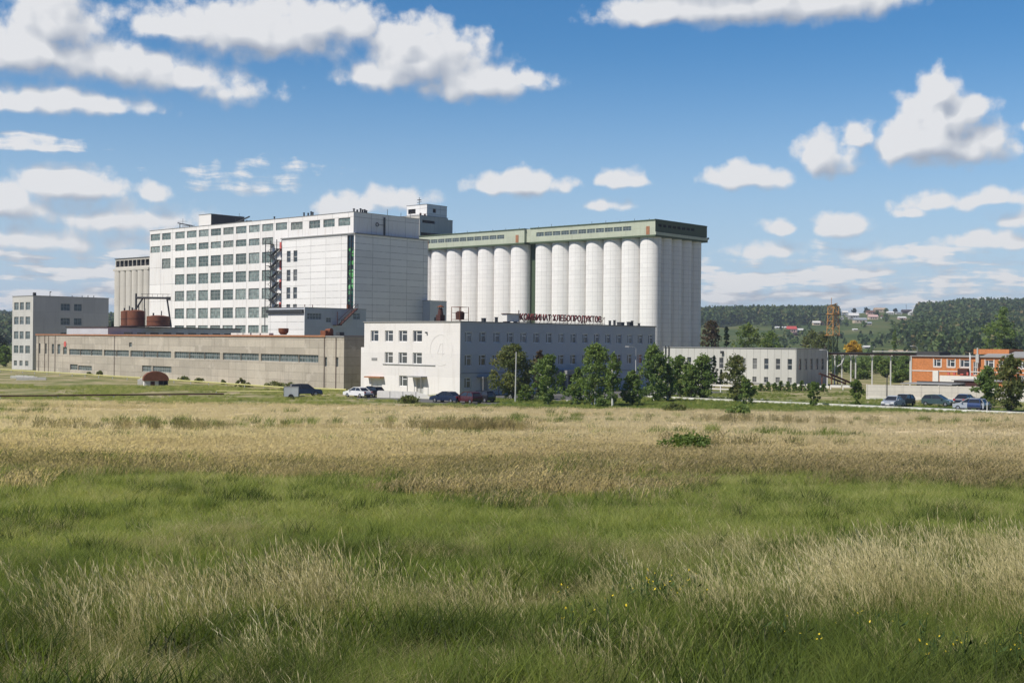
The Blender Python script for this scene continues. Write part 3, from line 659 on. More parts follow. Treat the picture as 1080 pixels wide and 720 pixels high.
q = MB(); b = WL - X(293.5); q.lathe([(0, .1), (.5, .1), (.85, .55), (.9, 1.15), (.8, 1.2), (0, 1.2)], 16); q.obj('roof_cowl', M['rust'], ws, (1.0, b, WH + .25))
q = MB(); b = WL - X(336); q.box(.6, 2.2, b - 1.0, b + .4, WH + .2, WH + 1.05); q.tube([(1.4, b - .2, WH + 1.0), (1.4, b - 1.6, WH + 1.1)], .35, 10); q.obj('roof_fan', M['rust'], ws)
q = MB(); b = WL - X(366); q.box(.7, 1.6, 2.2, 3.2, WH + .2, WH + .8); q.obj('roof_vent', M['steel'], ws)
q = MB(); [q.box(.3, 1.2, b, b + 2.6, WH + .27, WH + .62) for b in [WL - X(px) for px in (262, 272, 282, 256, 250)]]; q.obj('roof_slabs', M['whitewash'], ws)

# --- annex between the mill and the workshop
bp_ = at_px(321.5, 324.3, 270)
ax = thing('annex_building', 'low annex at the foot of the mill, white front and blue-grey side', 'annex', (bp_.x, bp_.y, 0), YARD)
hd = [(.7, 12.45, 4.0, 1.4), (14.0, 12.7, 2.1, 1.45), (6.05, 11.9, 1.5, 1.05)]
q = MB(); shell(q, 0, 17.9, 0, 12.8, 15.0, (), hd, .2); q.obj('wall', M['bluegrey'], ax)
q = MB(); q.box(-.12, -.02, .02, 12.78, .2, 13.75); q.obj('front_cladding', M['stair'], ax)
q = MB(); q.box(-.65, -.05, .1, 12.9, 13.9, 14.6); q.obj('front_canopy', M['steel'], ax); q = MB(); q.box(-.2, -.03, -.15, .02, 0, 15.2); q.obj('corner_pipe', M['whitesteel'], ax)
lid(0, 17.9, 0, 12.8, 15.0, .12, .08).obj('roof', M['coping'], ax); v = MB(); v.box(.5, 17.4, .45, 12, .2, 14.8); v.obj('interior', M['void'], ax)
glaze(ax, (0, 0, 0), SHADY, hd, 'ribbon', 'bluegrey', 'glass_strip', .2)
q = MB(); q.bar((9.2, -1.0, 11.4), (14.1, -1.0, 15.1), 1.0, .2); q.bar((9.2, -1.5, 12.4), (14.1, -1.5, 16.1), .07); q.bar((9.2, -.5, 12.4), (14.1, -.5, 16.1), .07)
for k in range(6): x = 9.2 + k * .98; z = 11.4 + k * .74; q.bar((x, -1.5, z), (x, -1.5, z + 1.0), .06)
q.box(8.0, 9.3, -1.6, -.05, 11.2, 11.35); [q.bar((8.0, -1.55, 11.3), (8.0, -1.55, 14.3), .14), q.bar((9.2, -1.55, 11.3), (9.2, -1.55, 12.6), .1), q.bar((8.0, -1.55, 14.2), (9.2, -.1, 14.2), .1)]
q.obj('stair', M['darkrust'], ax)
q = MB(); [q.bar((a, .4, 15.1), (a, .4, 15.7), .12) for a in (.3, 2.5, 12.8, 13.1)]; q.box(12.6, 13.4, .3, .7, 15.12, 16.0); q.obj('roof_posts', M['rust'], ax)

# --- small plant room between the mill corner and the silos
pr = thing('plant_room', 'small blue-grey plant room between the mill corner and the silos', 'shed', (mp.x, mp.y, 0), YARD)
q = MB(); shell(q, 23.4, 29.6, -4.0, -1.3, 18.5); shell(q, 25.3, 29.6, -1.29, 6, 18.5); q.obj('wall', M['bluegrey'], pr); r = lid(23.4, 29.6, -4.0, -1.3, 18.5); r.box(25.3, 29.7, -1.19, 6, 18.5, 18.6); r.obj('roof', M['coping'], pr)
q = MB(); q.box(25.0, 26.2, -4.06, -4.01, 12, 14.2); q.obj('door', M['steel'], pr)

# --- five-storey block at the far left
op = at_px(35, 311.7, 300)
ob5 = thing('tower_block', 'five-storey grey block at the far left, narrow sunlit end', 'building', (op.x, op.y, 0), YARD)
zr = [14.65, 11.1, 7.5, 4.0]
hs = [(10.4 - b, z, w_, 1.9) for z in zr for b, w_ in ((9.5, 2.3), (6.6, 2.0), (3.7, 2.3))] + [(10.4 - b, .9, 1.6, 1.3, 'cross') for b in (9.4, 6.6, 3.7)]
hd = [(x, z, w_, 1.75) for z in zr for x, w_ in ((7.2, 2.5), (10.75, 2.1))]
q = MB(); shell(q, 0, 20.3, 0, 10.4, 18.05, hs, hd, .22); q.obj('wall', M['office5'], ob5); lid(0, 20.3, 0, 10.4, 18.05).obj('roof', M['coping'], ob5); backing(ob5, 0, 20.3, 0, 10.4, 18)
glaze(ob5, (0, 10.4, 0), SUNNY, hs, 'cross', 'wood', 'glass_strip', .22); glaze(ob5, (0, 0, 0), SHADY, hd, 'ribbon', 'wood', 'glass_strip', .22)
q = MB(); q.box(.5, 1.1, .6, 1.2, 18.17, 18.9); [q.tube([(a, .5, 18.1), (a, .5, 18.1 + h)], .09, 6) for a, h in ((4.6, 1.1), (13.2, .5), (14.8, .6), (16.4, .6), (10.5, .4))]; q.tube([(4.6, .5, 19.1), (4.9, .5, 19.2)], .14, 6); q.obj('roof_pipes', M['steel'], ob5)
q = MB(); q.box(20.31, 23, 3, 9, 0, 7.5); q.obj('side_wing', M['bluegrey'], ob5)

# --- grey elevator tower behind the mill
ep = at_px(121.7, 273.4, 384)
el_ = thing('elevator_tower', 'tall narrow grey grain elevator with an open dark top storey, left of the mill', 'elevator', (ep.x + AX_U.x * -19.5, ep.y + AX_U.y * -19.5, 0), YARD)
hs = [(.4 + 2.35 * k, 30.0, 2.1, 1.9) for k in range(8)]
q = MB(); shell(q, 0, 18, 0, 19.5, 32.4, hs, [(.6 + 2.8 * k, 30.0, 2.4, 1.9) for k in range(6)], .3); q.obj('wall', M['elev'], el_)
q = MB()
for k in range(6): b = 1.6 + 3.25 * k; q.prism([(1.5 * math.cos(t) * .5 - .05, b + 1.55 * math.sin(t)) for t in [math.pi / 2 + math.pi * j / 8 for j in range(9)]], .2, 28.6)
q.obj('column_front', M['elev'], el_); lid(0, 18, 0, 19.5, 32.4, .2, .2).obj('roof', M['roofdark'], el_); q = MB(); q.box(-.75, .0, -.1, 19.6, 28.7, 29.4); q.obj('cornice', M['elev'], el_)
v = MB(); v.box(.8, 17, .8, 18.8, .2, 32.2); v.obj('interior', M['void'], el_)

# --- low pump house under the tanks, three tanks and the pipe gantry
tp = at_px(112, 345, 287)
pu = thing('pump_house', 'low blue-grey shed carrying the rusty tanks behind the workshop', 'shed', (-90.5, 276, 0), YARD)
hd = [(4 + 3.4 * k, 8.5, 2.2, .8) for k in range(9)]
q = MB(); shell(q, 0, 36, 0, 18, 10.35, (), hd, .2); q.obj('wall', M['bluegrey'], pu); lid(0, 36, 0, 18, 10.35, .22, .25).obj('roof', M['roofdark'], pu); v = MB(); v.box(.5, 35.5, .5, 17, .2, 10.2); v.obj('interior', M['void'], pu)
glaze(pu, (0, 0, 0), SHADY, hd, 'ribbon', 'steel', 'glass', .2)
def tank(label, px0, px1, ytop, Y, h):
    a, b = at_px(px0, 344, Y), at_px(px1, 344, Y); r = (b.x - a.x) / 2; t = thing('rusty_tank', label, 'tank', ((a.x + b.x) / 2, Y, 10.62), .6, 'rusty tanks behind the workshop')
    q = MB(); q.lathe([(0, 0), (r, 0), (r, h), (r * .5, h + .22), (0, h + .3)], 40); q.obj('drum', M['rust'], t)
    q = MB(); q.lathe([(r + .05, .0), (r + .22, .05), (r + .22, .25), (r, .3)], 40); q.lathe([(r + .01, h * .5), (r + .06, h * .5), (r + .06, h * .5 + .1), (r + .01, h * .5 + .1)], 40); q.obj('hoop', M['darkrust'], t)
    q = MB(); q.tube([(r * .3, 0, h + .2), (r * .3, 0, h + 1.3)], .13, 8); q.tube([(-r * .4, .3, h + .2), (-r * .4, .3, h + .8)], .2, 8); q.obj('vent_pipe', M['steel'], t)
    l = MB(); l.bar((r + .1, -.25, .1), (r + .1, -.25, h + .7), .06); l.bar((r + .1, .25, .1), (r + .1, .25, h + .7), .06)
    for k in range(int(h / .35)): l.bar((r + .1, -.25, .3 + k * .35), (r + .1, .25, .3 + k * .35), .04)
    l.obj('ladder', M['steel'], t)
tank('left rear rusty tank, half hidden by its neighbour', 127.5, 141, 328, 289, 3.6)
tank('rusty tank under the left post of the pipe gantry', 134.5, 152.5, 328, 284.0, 3.6)
tank('lower rusty tank at the right, close to the mill wall', 155, 178.5, 333, 284.0, 2.4)
ga = thing('pipe_gantry', 'dark pipe gantry standing over the rusty tanks', 'gantry', (0, 0, 0))
L0, R0 = at_px(143.5, 314, 285), at_px(178.5, 315.5, 285); q = MB(); zt = L0.z
q.tube([(L0.x, L0.y, 10.6), (L0.x, L0.y, zt + 1.0)], .22, 8); q.tube([(L0.x + 1.8, L0.y + .5, 10.6), (L0.x + 1.8, L0.y + .5, zt)], .12, 8); q.tube([(R0.x - .5, R0.y, zt - .2), (R0.x + .5, R0.y, 10.6)], .2, 8); q.obj('post', M['steel'], ga)
q = MB(); q.tube([(L0.x, L0.y, zt), (R0.x, R0.y, zt)], .26, 8); q.tube([(L0.x, L0.y, zt - 2.6), (L0.x + 1.6, L0.y, zt)], .2, 8); q.bar((L0.x + 1, L0.y + .6, zt + .9), (R0.x, R0.y + .6, zt + .9), .09); [q.bar((L0.x + k * 1.2, L0.y + .6, zt), (L0.x + k * 1.2, L0.y + .6, zt + .9), .06) for k in range(1, 7)]; q.box(R0.x - .6, R0.x + .3, R0.y - .3, R0.y + .3, zt - .5, zt + .3); q.obj('beam', M['steel'], ga)

# --- grey panel store to the right
gp = at_px(840, 367.9, 233.2)
st = thing('panel_store', 'low pale grey panel building right of the silos with narrow windows', 'store', (gp.x, gp.y, 0), YARD)
GL, GW, GH = 30.2, 12.4, 7.05
hs = [(GL - b, 3.1, .95, 2.05) for b in [1.85 + 2.51 * k for k in range(11)]] + [(GL - b, .55, .9, 1.05, 'cross') for b in [1.83 + 2.53 * k for k in range(9)]]
hd = [(1.0 + 2.27 * k, 3.1, .95, 2.1) for k in range(5)]
q = MB(); shell(q, 0, GW, 0, GL, GH, hs, hd, .2); q.obj('wall', M['panelgrey'], st); lid(0, GW, 0, GL, GH, .14, .12).obj('roof', M['coping'], st); backing(st, 0, GW, 0, GL, GH)
glaze(st, (0, GL, 0), SUNNY, hs, 'tall', 'coping', 'glass', .2); glaze(st, (0, 0, 0), SHADY, hd, 'tall', 'coping', 'glass', .2)
q = MB()
for a in (0.6, 1.4): q.tube([(-.2, GL - a, .2), (-.2, GL - a, GH + .4)], .1, 8)
q.obj('downpipe', M['steel'], st); q = MB(); q.box(-.5, -.02, 15.9, 16.4, 6.0, 6.5); q.tube([(-.3, 16.1, 3), (-.3, 16.1, 6.0)], .06, 6); q.obj('wall_fan', M['steel'], st)
q = MB(); q.box(-.09, -.01, .05, GL - .05, .25, .42); q.obj('plinth_band', M['coping'], st)

# --- orange brick building at the right
kp = at_px(962, 374.4, 253)
bk = thing('brick_building', 'long orange brick building at the right edge with white framed windows', 'building', (kp.x, kp.y, 0), YARD)
BL = 34.0
hs = [(b, 3.7, w_, 1.45) for b, w_ in ((4.6, 1.45), (7.4, 1.5), (10.0, 1.9), (15.0, 1.6), (17.8, 1.3), (21.5, 1.5), (25, 1.5), (28.5, 1.5))] + [(b, .9, 1.4, 1.4) for b in (15, 21.5, 25)] + [(12.6, 2.2, .8, 2.6, 'cross')]
q = MB(); q.wall((0, 0, 0), SUNNY, BL, 5.7, hs, .18); q.wall((0, -BL, 0), SHADY, 12, 5.7); q.wall((12, -BL, 0), (0, 1, 0), BL, 5.7); q.wall((12, 0, 0), (-1, 0, 0), 12, 5.7); q.obj('wall', M['brick'], bk)
q = MB(); q.box(-.35, 12.3, -BL - .3, .3, 5.7, 5.95); q.prism([(-.35, 5.96), (12.3, 5.96), (6, 6.9)], -BL - .3, -14.4, 'y'); q.obj('roof', M['asbestos'], bk); v = MB(); v.box(.4, 11.6, -BL + .4, -.4, .2, 5.6); v.obj('interior', M['void'], bk)
glaze(bk, (0, 0, 0), SUNNY, hs, 'plastic', 'whitesteel', 'glass', .18)
q = MB(); q.box(-.07, -.01, -BL, 0, 2.72, 2.9); [q.box(-.06, -.005, -b - w_ - .16, -b - w_, 3.55, 5.3) or q.box(-.06, -.005, -b, -b + .16, 3.55, 5.3) or q.box(-.06, -.005, -b - w_, -b, 3.5, 3.66) for b, w_, in [(h[0], h[2]) for h in hs[:8]]]; q.obj('window_surround', M['whitewash'], bk)
q = MB(); q.box(-1.2, -.08, -11.9, -9.9, 2.2, 2.35); q.box(-1.2, -1.12, -11.9, -9.9, 2.35, 3.4); q.box(-1.12, -.08, -11.9, -11.82, 2.35, 3.4); q.obj('balcony', M['darkrust'], bk)
q = MB(); q.box(3, 11, -18.5, -11.5, 6.3, 7.3); q.box(3, 11, -33, -22.5, 6.3, 7.2); q.obj('upper_storey', M['brick'], bk); q = MB(); q.tube([(-.5, -13.6, 3.5), (-.5, -13.6, 7.6)], .16, 8); q.box(-.7, -.3, -13.9, -13.3, 4.6, 6.3); q.obj('flue', M['lightsteel'], bk); q = MB(); q.tube([(-.3, -12.0, 0), (-.3, -12.0, 6.6)], .1, 8); q.tube([(-.15, .1, 0), (-.15, .1, 5.7)], .1, 8); q.obj('downpipe', M['whitesteel'], bk)
q = MB(); q.box(.5, 6, -5.5, -.5, 5.95, 6.7); q.obj('roof_shed', M['roofdark'], bk)
# garage and sheds between the brick building and the fence
g1 = at_px(1006, 407, 195)
ga1 = thing('brick_garage', 'low orange brick garage just behind the concrete fence', 'garage', (g1.x, g1.y, 0), YARD)
q = MB(); shell(q, 0, 6, -9, 0, 2.45); q.obj('wall', M['brick'], ga1); q = MB(); q.prism([(-.3, 2.46), (6.2, 2.5), (6.2, 2.58), (-.3, 2.56)], -9.3, .3, 'y'); q.obj('roof', M['asbestos'], ga1); q = MB(); q.box(-.08, -.01, -4, -1.2, .1, 2.3); q.obj('door', M['darkrust'], ga1)
g1 = at_px(955, 407, 193)
lt = thing('lean_to_shed', 'dark lean-to with a sloping sheet roof beside the brick garage', 'shed', (g1.x, g1.y, 0), YARD)
q = MB(); q.prism([(-.6, 1.95), (5, 2.0), (5, 2.1), (-.6, 2.07)], -7.6, .6, 'y'); q.obj('roof', M['asbestos'], lt); q = MB(); [q.bar((a, b, 0), (a, b, 1.85), .14) for a in (0, 4.6) for b in (-.1, -3.6, -7)]; q.obj('post', M['wood'], lt); q = MB(); q.box(4.7, 4.85, -7.5, .2, 0, 2.3); q.obj('back_wall', M['roofdark'], lt); q = MB(); [q.box(1 + k * .4, 2.5 + k * .3, -1.2 - 1.6 * k, -.2 - 1.6 * k, 0, .5 + .35 * (k % 3)) for k in range(5)]; q.obj('stored_crates', M['rust'], lt)
g1 = at_px(991, 400, 238)
wsd = thing('white_slab_wall', 'white slab parapet with rubble on top below the brick windows', 'wall', (g1.x, g1.y, 0), YARD)
q = MB(); q.box(0, .4, -10, 0, 0, 2.2); q.box(0, .45, .3, 1.4, 0, 3.1); q.obj('slab', M['whitewash'], wsd); q = MB(); rng = random.Random(3)
[q.box(.02, .35, -b - .3 - rng.random() * .4, -b, 2.36, 2.6 + rng.random() * .4) for b in (1.5, 2.6, 4.0, 5.2, 6.0)]; q.obj('rubble', M['red'], wsd)

# --- panel fence
f0, f1 = Vector((52.0, 180.5, 0)), Vector((82.0, 172.5, 0)); f0 = at_px(914, 421, 180.5); f0.z = 0
fd = Vector((.788, -.22, 0)).normalized(); fn = thing('concrete_fence', 'pale concrete panel fence in front of the brick garage', 'fence', f0, math.atan2(fd.y, fd.x))
pm = MB(); pm.box(.09, 2.41, -.05, .05, .35, 2.15); pme = pm.mesh('fence_panel', M['fence']); qm = MB(); qm.box(-.08, .08, -.09, .09, 0, 2.2); qme = qm.mesh('fence_post', M['fence'])
for k in range(12):
    link('fence_panel', pme, fn, (2.5 * k, 0, 0))
for k in range(13): link('fence_post', qme, fn, (2.5 * k, 0, 0))
q = MB(); q.box(0, 30, -.14, .14, 0, .33); q.obj('plinth', M['kerb'], fn)

# --- pipe trestle
t0, t1 = at_px(868, 370.2, 243), at_px(966, 371.6, 243); t0.z = t1.z = 0
td = (t1 - t0); TL = td.length; tr_ = thing('pipe_trestle', 'long pipe trestle on thin posts between the store and the brick building', 'trestle', t0, math.atan2(td.y, td.x))
q = MB(); q.tube([(0, 0, 6.3), (TL, 0, 6.25)], .17, 8); q.tube([(0, .7, 6.35), (TL, .7, 6.3)], .11, 8); q.tube([(2, -.5, 6.3), (TL, -.5, 6.35)], .1, 8); q.obj('pipe', M['steel'], tr_); q = MB(); q.box(0, TL, -.6, -.45, 5.95, 6.1); q.box(0, TL, .85, 1.0, 5.95, 6.1); q.obj('girder', M['darkrust'], tr_)
q = MB(); q.box(TL * .55, TL, -.7, 1.1, 6.62, 6.78); q.obj('walkway', M['whitewash'], tr_)
pm = MB(); pm.box(-.10, .10, -.10, .10, 0, 5.95); pm.box(-.14, .14, -.8, 1.1, 5.8, 5.94); pme = pm.mesh('post', M['whitewash'])
for px in (880.5, 888, 897.5, 902.5, 920, 939.5, 960): x = (at_px(px, 370, 243).x - t0.x) / td.x * TL; link('post', pme, tr_, (x, 0, 0))
q = MB(); x = (at_px(881, 370, 243).x - t0.x) / td.x * TL; q.tube([(x + .3, -.3, 3.6), (x + 1.2, -.3, 4.2), (x + 1.9, -.3, 6.0)], .13, 8); q.obj('pipe_bend', M['lightsteel'], tr_)
for nm, lb, ax_, ay in (('fallen_beam', 'rusty conveyor beam leaning below the pipe trestle', 886, 396), ('fallen_beam', 'second rusty conveyor beam lying nearer the store corner', 877, 402)):
    p = at_px(ax_, ay, 236); o = thing(nm, lb, 'beam', (p.x, p.y, 0), .35 if ax_ > 880 else .1); q = MB(); q.bar((-2.4, 0, 2.4), (2.8, 0, .5), .5, .3); q.bar((-2.4, .6, 2.4), (2.8, .6, .5), .12); q.obj('beam', M['darkrust'], o); q = MB(); q.bar((-1.9, 0, 0), (-1.9, 0, 2.2), .15); q.bar((1.2, 0, 0), (1.2, 0, 1.1), .15); q.obj('leg', M['rust'], o)

# --- orange lattice mast behind the trestle
lp_ = at_px(878.5, 355, 300)
lm = thing('lattice_mast', 'orange lattice mast on dark legs behind the pipe trestle', 'mast', (lp_.x, lp_.y, 0), .5)
q = MB(); C4 = [(-1, -1), (1, -1), (1, 1), (-1, 1)]
for k in range(4):
    a, b = C4[k], C4[(k + 1) % 4]
    for j in range(4):
        z0, z1 = 10.2 + 1.75 * j, 11.95 + 1.75 * j; s0, s1 = 1.05 - .04 * j, 1.01 - .04 * j
        q.bar((a[0] * s0, a[1] * s0, z0), (a[0] * s1, a[1] * s1, z1), .16); q.bar((a[0] * s0, a[1] * s0, z0), (b[0] * s1, b[1] * s1, z1), .09); q.bar((a[0] * s1, a[1] * s1, z1), (b[0] * s1, b[1] * s1, z1), .11)
    q.bar((a[0] * 1.35, a[1] * 1.35, 10.2), (b[0] * 1.35, b[1] * 1.35, 10.2), .14)
q.box(-1.2, 1.2, -1.2, 1.2, 15.3, 15.45); q.bar((-1.2, 0, 17.2), (1.3, 0, 18.0), .2); q.bar((-.6, 0, 17.2), (-.6, 0, 19.3), .1); q.bar((.7, 0, 15.4), (.7, 0, 18.0), .1); q.obj('lattice', M['orange'], lm)
q = MB(); [q.bar((a * .75, b * .75, 0), (a * .75, b * .75, 10.2), .2) for a, b in C4]; [q.bar((-.75, -.75, z), (.75, -.75, z + 2.4), .1) for z in (0, 2.5, 5, 7.5)]; [q.bar((.75, -.75, z), (.75, .75, z + 2.4), .1) for z in (0, 2.5, 5, 7.5)]; q.obj('leg_frame', M['greensteel'], lm)

# ------------------------------------------------------------------ terrain
_PY = np.array([-400, -10, 4, 9, 12, 20, 32, 55, 90, 128, 146, 152, 5000.0]); _PZ = np.array([6.4, 6.0, 5.3, 4.95, 4.7, 4.3, 3.8, 2.9, 1.5, .32, .03, 0, 0])
_yy = np.linspace(-400, 400, 3201); _zz = np.interp(_yy, _PY, _PZ); _k = np.hanning(41); _zz = np.convolve(np.pad(_zz, 20, 'edge'), _k / _k.sum(), 'valid'); _zz[_yy > 153] = 0
RIDGE_PX = np.array([-900, -300, -60, 20, 130, 300, 700, 745, 800, 870, 884, 900, 930, 950, 965, 985, 1010, 1045, 1085, 1160, 1400, 2200.0])
RIDGE_H = np.array([20, 16, 15, 15, 14, 14, 18, 26.5, 28, 28.5, 30, 33, 34.5, 34, 32.5, 33.5, 36.5, 38.5, 38, 34, 26, 20])
def smoothstep(x): x = np.clip(x, 0, 1); return x * x * (3 - 2 * x)
def ground_z(X, Y):
    X = np.asarray(X, float); Y = np.asarray(Y, float)
    z = np.interp(Y, _yy, _zz, left=6.4, right=0.0)
    z = z + np.where((Y > 2) & (Y < 150), .10 * np.sin(X * .21 + Y * .13) * np.sin(Y * .17 - X * .05) * np.clip((Y - 2) / 20, 0, 1) * np.clip((150 - Y) / 30, 0, 1), 0)
    px = 540 + X / np.maximum(Y, 1) * FOCAL
    H = np.interp(px, RIDGE_PX, RIDGE_H) * 1500 / FOCAL + 8
    r = np.clip((Y - 480) / 1020, 0, None)
    lift = np.where(r < 1, .25 * r + .75 * smoothstep(r) * r, 1 - .12 * np.clip(r - 1, 0, 1.5))
    return z + H * lift
def zg(x, y): return float(ground_z(x, y))
def march(px, py, y0=150., y1=1900.):
    dx, dy = px - 540, py - 360; c, s = math.cos(ROLL), math.sin(ROLL)
    r = Vector(((dx * c + dy * s) / FOCAL, 1, -(-dx * s + dy * c) / FOCAL)); Y = y0
    while Y < y1:
        if EYE + r.z * Y < zg(r.x * Y, Y): break
        Y += 2.0
    return Vector((r.x * Y, Y, zg(r.x * Y, Y)))
def on_ground(px, py):
    p = march(px, py, 8.0, 400.0); return p

def np_mesh(name, co, quads, mats, tint=None, smooth=False):
    me = bpy.data.meshes.new(name); co = np.asarray(co, np.float32); quads = np.asarray(quads, np.int32); n = len(quads); k = quads.shape[1]
    me.vertices.add(len(co)); me.vertices.foreach_set('co', co.ravel()); me.loops.add(n * k); me.loops.foreach_set('vertex_index', quads.ravel())
    me.polygons.add(n); me.polygons.foreach_set('loop_start', np.arange(0, n * k, k, dtype=np.int32)); me.polygons.foreach_set('loop_total', np.full(n, k, np.int32))
    if smooth: me.polygons.foreach_set('use_smooth', np.ones(n, bool))
    for q in (mats if isinstance(mats, (list, tuple)) else [mats]): me.materials.append(q)
    if tint is not None:
        a = me.attributes.new('tint', 'FLOAT', 'FACE'); a.data.foreach_set('value', np.asarray(tint, np.float32))
    me.update(calc_edges=True); return me

xs = np.sinh(np.linspace(-1, 1, 261) * 6.2); xs = xs / xs.max() * 2600
ys = np.concatenate([np.linspace(-150, 0, 16), np.linspace(1.5, 60, 79), np.linspace(61.5, 160, 80), np.geomspace(163, 3200, 110)])
GX, GY = np.meshgrid(xs, ys); GZ = ground_z(GX, GY); nx = len(xs); ny = len(ys)
idx = np.arange(nx * ny).reshape(ny, nx); quads = np.stack([idx[:-1, :-1], idx[:-1, 1:], idx[1:, 1:], idx[1:, :-1]], -1).reshape(-1, 4)

def ground_mat():
    m, t, b, out = new_mat('field_ground'); pos = t.node('ShaderNodeNewGeometry').outputs['Position']; s = t.sep(pos)
    n_big = t.noise(pos, .045, 4.0, .55); n_mid = t.noise(t.vmath('MULTIPLY', pos, (.16, .30, 1)), 1.0, 5.0, .6); n_f = t.noise(pos, 2.2, 5.0, .65)
    yy = t.math('ADD', s[1], t.math('MULTIPLY_ADD', t.noise(t.vmath('MULTIPLY', pos, (.06, .09, 1)), 1.0, 4.0, .6), 34.0, -17.0))
    green = t.ramp(n_mid, [(.25, (.085, .115, .026)), (.5, (.14, .18, .044)), (.75, (.22, .225, .075))])
    tan = t.ramp(n_mid, [(.22, (.30, .25, .125)), (.45, (.55, .44, .25)), (.75, (.70, .57, .36))])
    brown = t.ramp(n_mid, [(.25, (.24, .21, .10)), (.6, (.44, .36, .205)), (.8, (.56, .45, .27))])
    near = t.ramp(n_mid, [(.25, (.04, .052, .016)), (.55, (.10, .11, .036)), (.75, (.22, .185, .09))])
    c = t.mix(t.smooth(yy, 19, 24), near, green); c = t.mix(t.smooth(yy, 33, 41), c, brown); c = t.mix(t.smooth(yy, 50, 62), c, tan)
    lawn = t.ramp(n_mid, [(.3, (.045, .085, .018)), (.6, (.075, .12, .028)), (.8, (.16, .16, .06))])
    dirt = t.ramp(t.noise(pos, .16, 5.0, .6), [(.34, (.10, .13, .035)), (.48, (.22, .21, .09)), (.62, (.36, .30, .18)), (.78, (.44, .39, .29))])
    vv = t.math('ADD', t.math('MULTIPLY', s[0], AX_V.x), t.math('MULTIPLY', s[1], AX_V.y))
    leftyard = t.smooth(t.math('ADD', s[0], t.math('MULTIPLY', n_big, 8.0)), 2.0, -8.0)
    yard = t.mix(leftyard, lawn, dirt)
    yard = t.mix(t.math('MULTIPLY', t.smooth(vv, 156, 164), t.smooth(s[0], 20, 40)), yard, dirt)
    edge = t.math('ADD', s[1], t.math('MULTIPLY', s[0], .10))
    c = t.mix(t.smooth(t.math('ADD', edge, t.math('MULTIPLY', n_mid, 6.0)), 149.0, 152.5), c, yard)
    meadow = t.ramp(t.noise(pos, .012, 4.0, .6), [(.3, (.045, .075, .022)), (.55, (.085, .11, .035)), (.75, (.15, .145, .06))])
    c = t.mix(t.smooth(s[1], 380, 480), c, meadow)
    f = t.math('MULTIPLY_ADD', n_f, .8, .70); c = t.mix(1.0, c, t.comb(f, f, f), 'MULTIPLY')
    t.l.new(c, b.inputs['Base Color']); b.inputs['Roughness'].default_value = 1.0; b.inputs['Specular IOR Level'].default_value = .05
    bp = t.node('ShaderNodeBump'); bp.inputs['Strength'].default_value = .35; bp.inputs['Distance'].default_value = .08; t.l.new(n_f, bp.inputs['Height']); t.l.new(bp.outputs[0], b.inputs['Normal'])
    return m
M['ground'] = ground_mat()
go_ = link('ground', np_mesh('ground', np.stack([GX, GY, GZ], -1).reshape(-1, 3), quads, M['ground'], smooth=True)); tag(go_, kind='structure')

# road, kerb and forecourt
M['asphalt'] = wallmat('worn_asphalt', (.13, .128, .12), None, None, .04, .7, .3, (.22, .19, .14), .2, rough=.95, patch=(.5, .62, .6, (.25, .22, .16)))
def strip_uv(name, a0, a1, b0, b1, z0, z1, mat):
    q = MB(); P = [uv_xy(a, b) for a, b in ((a0, b0), (a1, b0), (a1, b1), (a0, b1))]; q.prism(P, z0, z1, 'z'); return tag(q.obj(name, M[mat]), kind='structure')
strip_uv('access_road', 20, 74, 148.6, 154.0, -.3, .012, 'asphalt')
strip_uv('forecourt', 105, 121.5, 130, 176, -.3, .010, 'asphalt')
strip_uv('parking_strip', 105.5, 131, 112.5, 119.5, -.3, .014, 'asphalt')
strip_uv('kerb', 20, 104, 148.1, 148.55, -.3, .26, 'kerb')
strip_uv('kerb', 104.1, 104.4, 130, 148.0, -.3, .16, 'kerb')
strip_uv('path', 78, 104, 157.0, 158.2, -.3, .02, 'kerb')

# ------------------------------------------------------------------ foliage and trees
def leafmat(name, stops, trans=.35, attr='tint', itype='GEOMETRY', rough=.6, hue=0.0):
    m, t, b, out = new_mat(name); a = t.node('ShaderNodeAttribute', attribute_name=attr, attribute_type=itype)
    c = t.ramp(a.outputs['Fac'], stops)
    t.l.new(c, b.inputs['Base Color']); b.inputs['Roughness'].default_value = rough; b.inputs['Specular IOR Level'].default_value = .25
    tr = t.node('ShaderNodeBsdfTranslucent'); t.l.new(t.mix(1.0, c, (1.25, 1.25, .7), 'MULTIPLY'), tr.inputs['Color'])
    mx = t.node('ShaderNodeMixShader'); mx.inputs[0].default_value = trans; t.l.new(b.outputs[0], mx.inputs[1]); t.l.new(tr.outputs[0], mx.inputs[2]); t.l.new(mx.outputs[0], out.inputs[0])
    return m
M['leaf_birch'] = leafmat('birch_leaves', [(0, (.095, .155, .045)), (.5, (.165, .245, .068)), (.9, (.24, .31, .09)), (1, (.32, .30, .10))], .45)
M['leaf_willow'] = leafmat('willow_leaves', [(0, (.095, .125, .042)), (.5, (.16, .19, .062)), (1, (.25, .23, .085))], .45)
M['leaf_pine'] = leafmat('pine_needles', [(0, (.014, .032, .012)), (.6, (.026, .052, .018)), (1, (.045, .075, .024))], .15)
M['leaf_shrub'] = leafmat('shrub_leaves', [(0, (.085, .14, .034)), (.5, (.15, .22, .05)), (1, (.24, .28, .075))], .45)
M['leaf_yellow'] = leafmat('yellow_leaves', [(0, (.40, .25, .03)), (.5, (.60, .40, .05)), (1, (.7, .52, .09))])
M['leaf_dry'] = leafmat('dry_leaves', [(0, (.075, .05, .03)), (.5, (.12, .085, .05)), (1, (.09, .10, .04))])
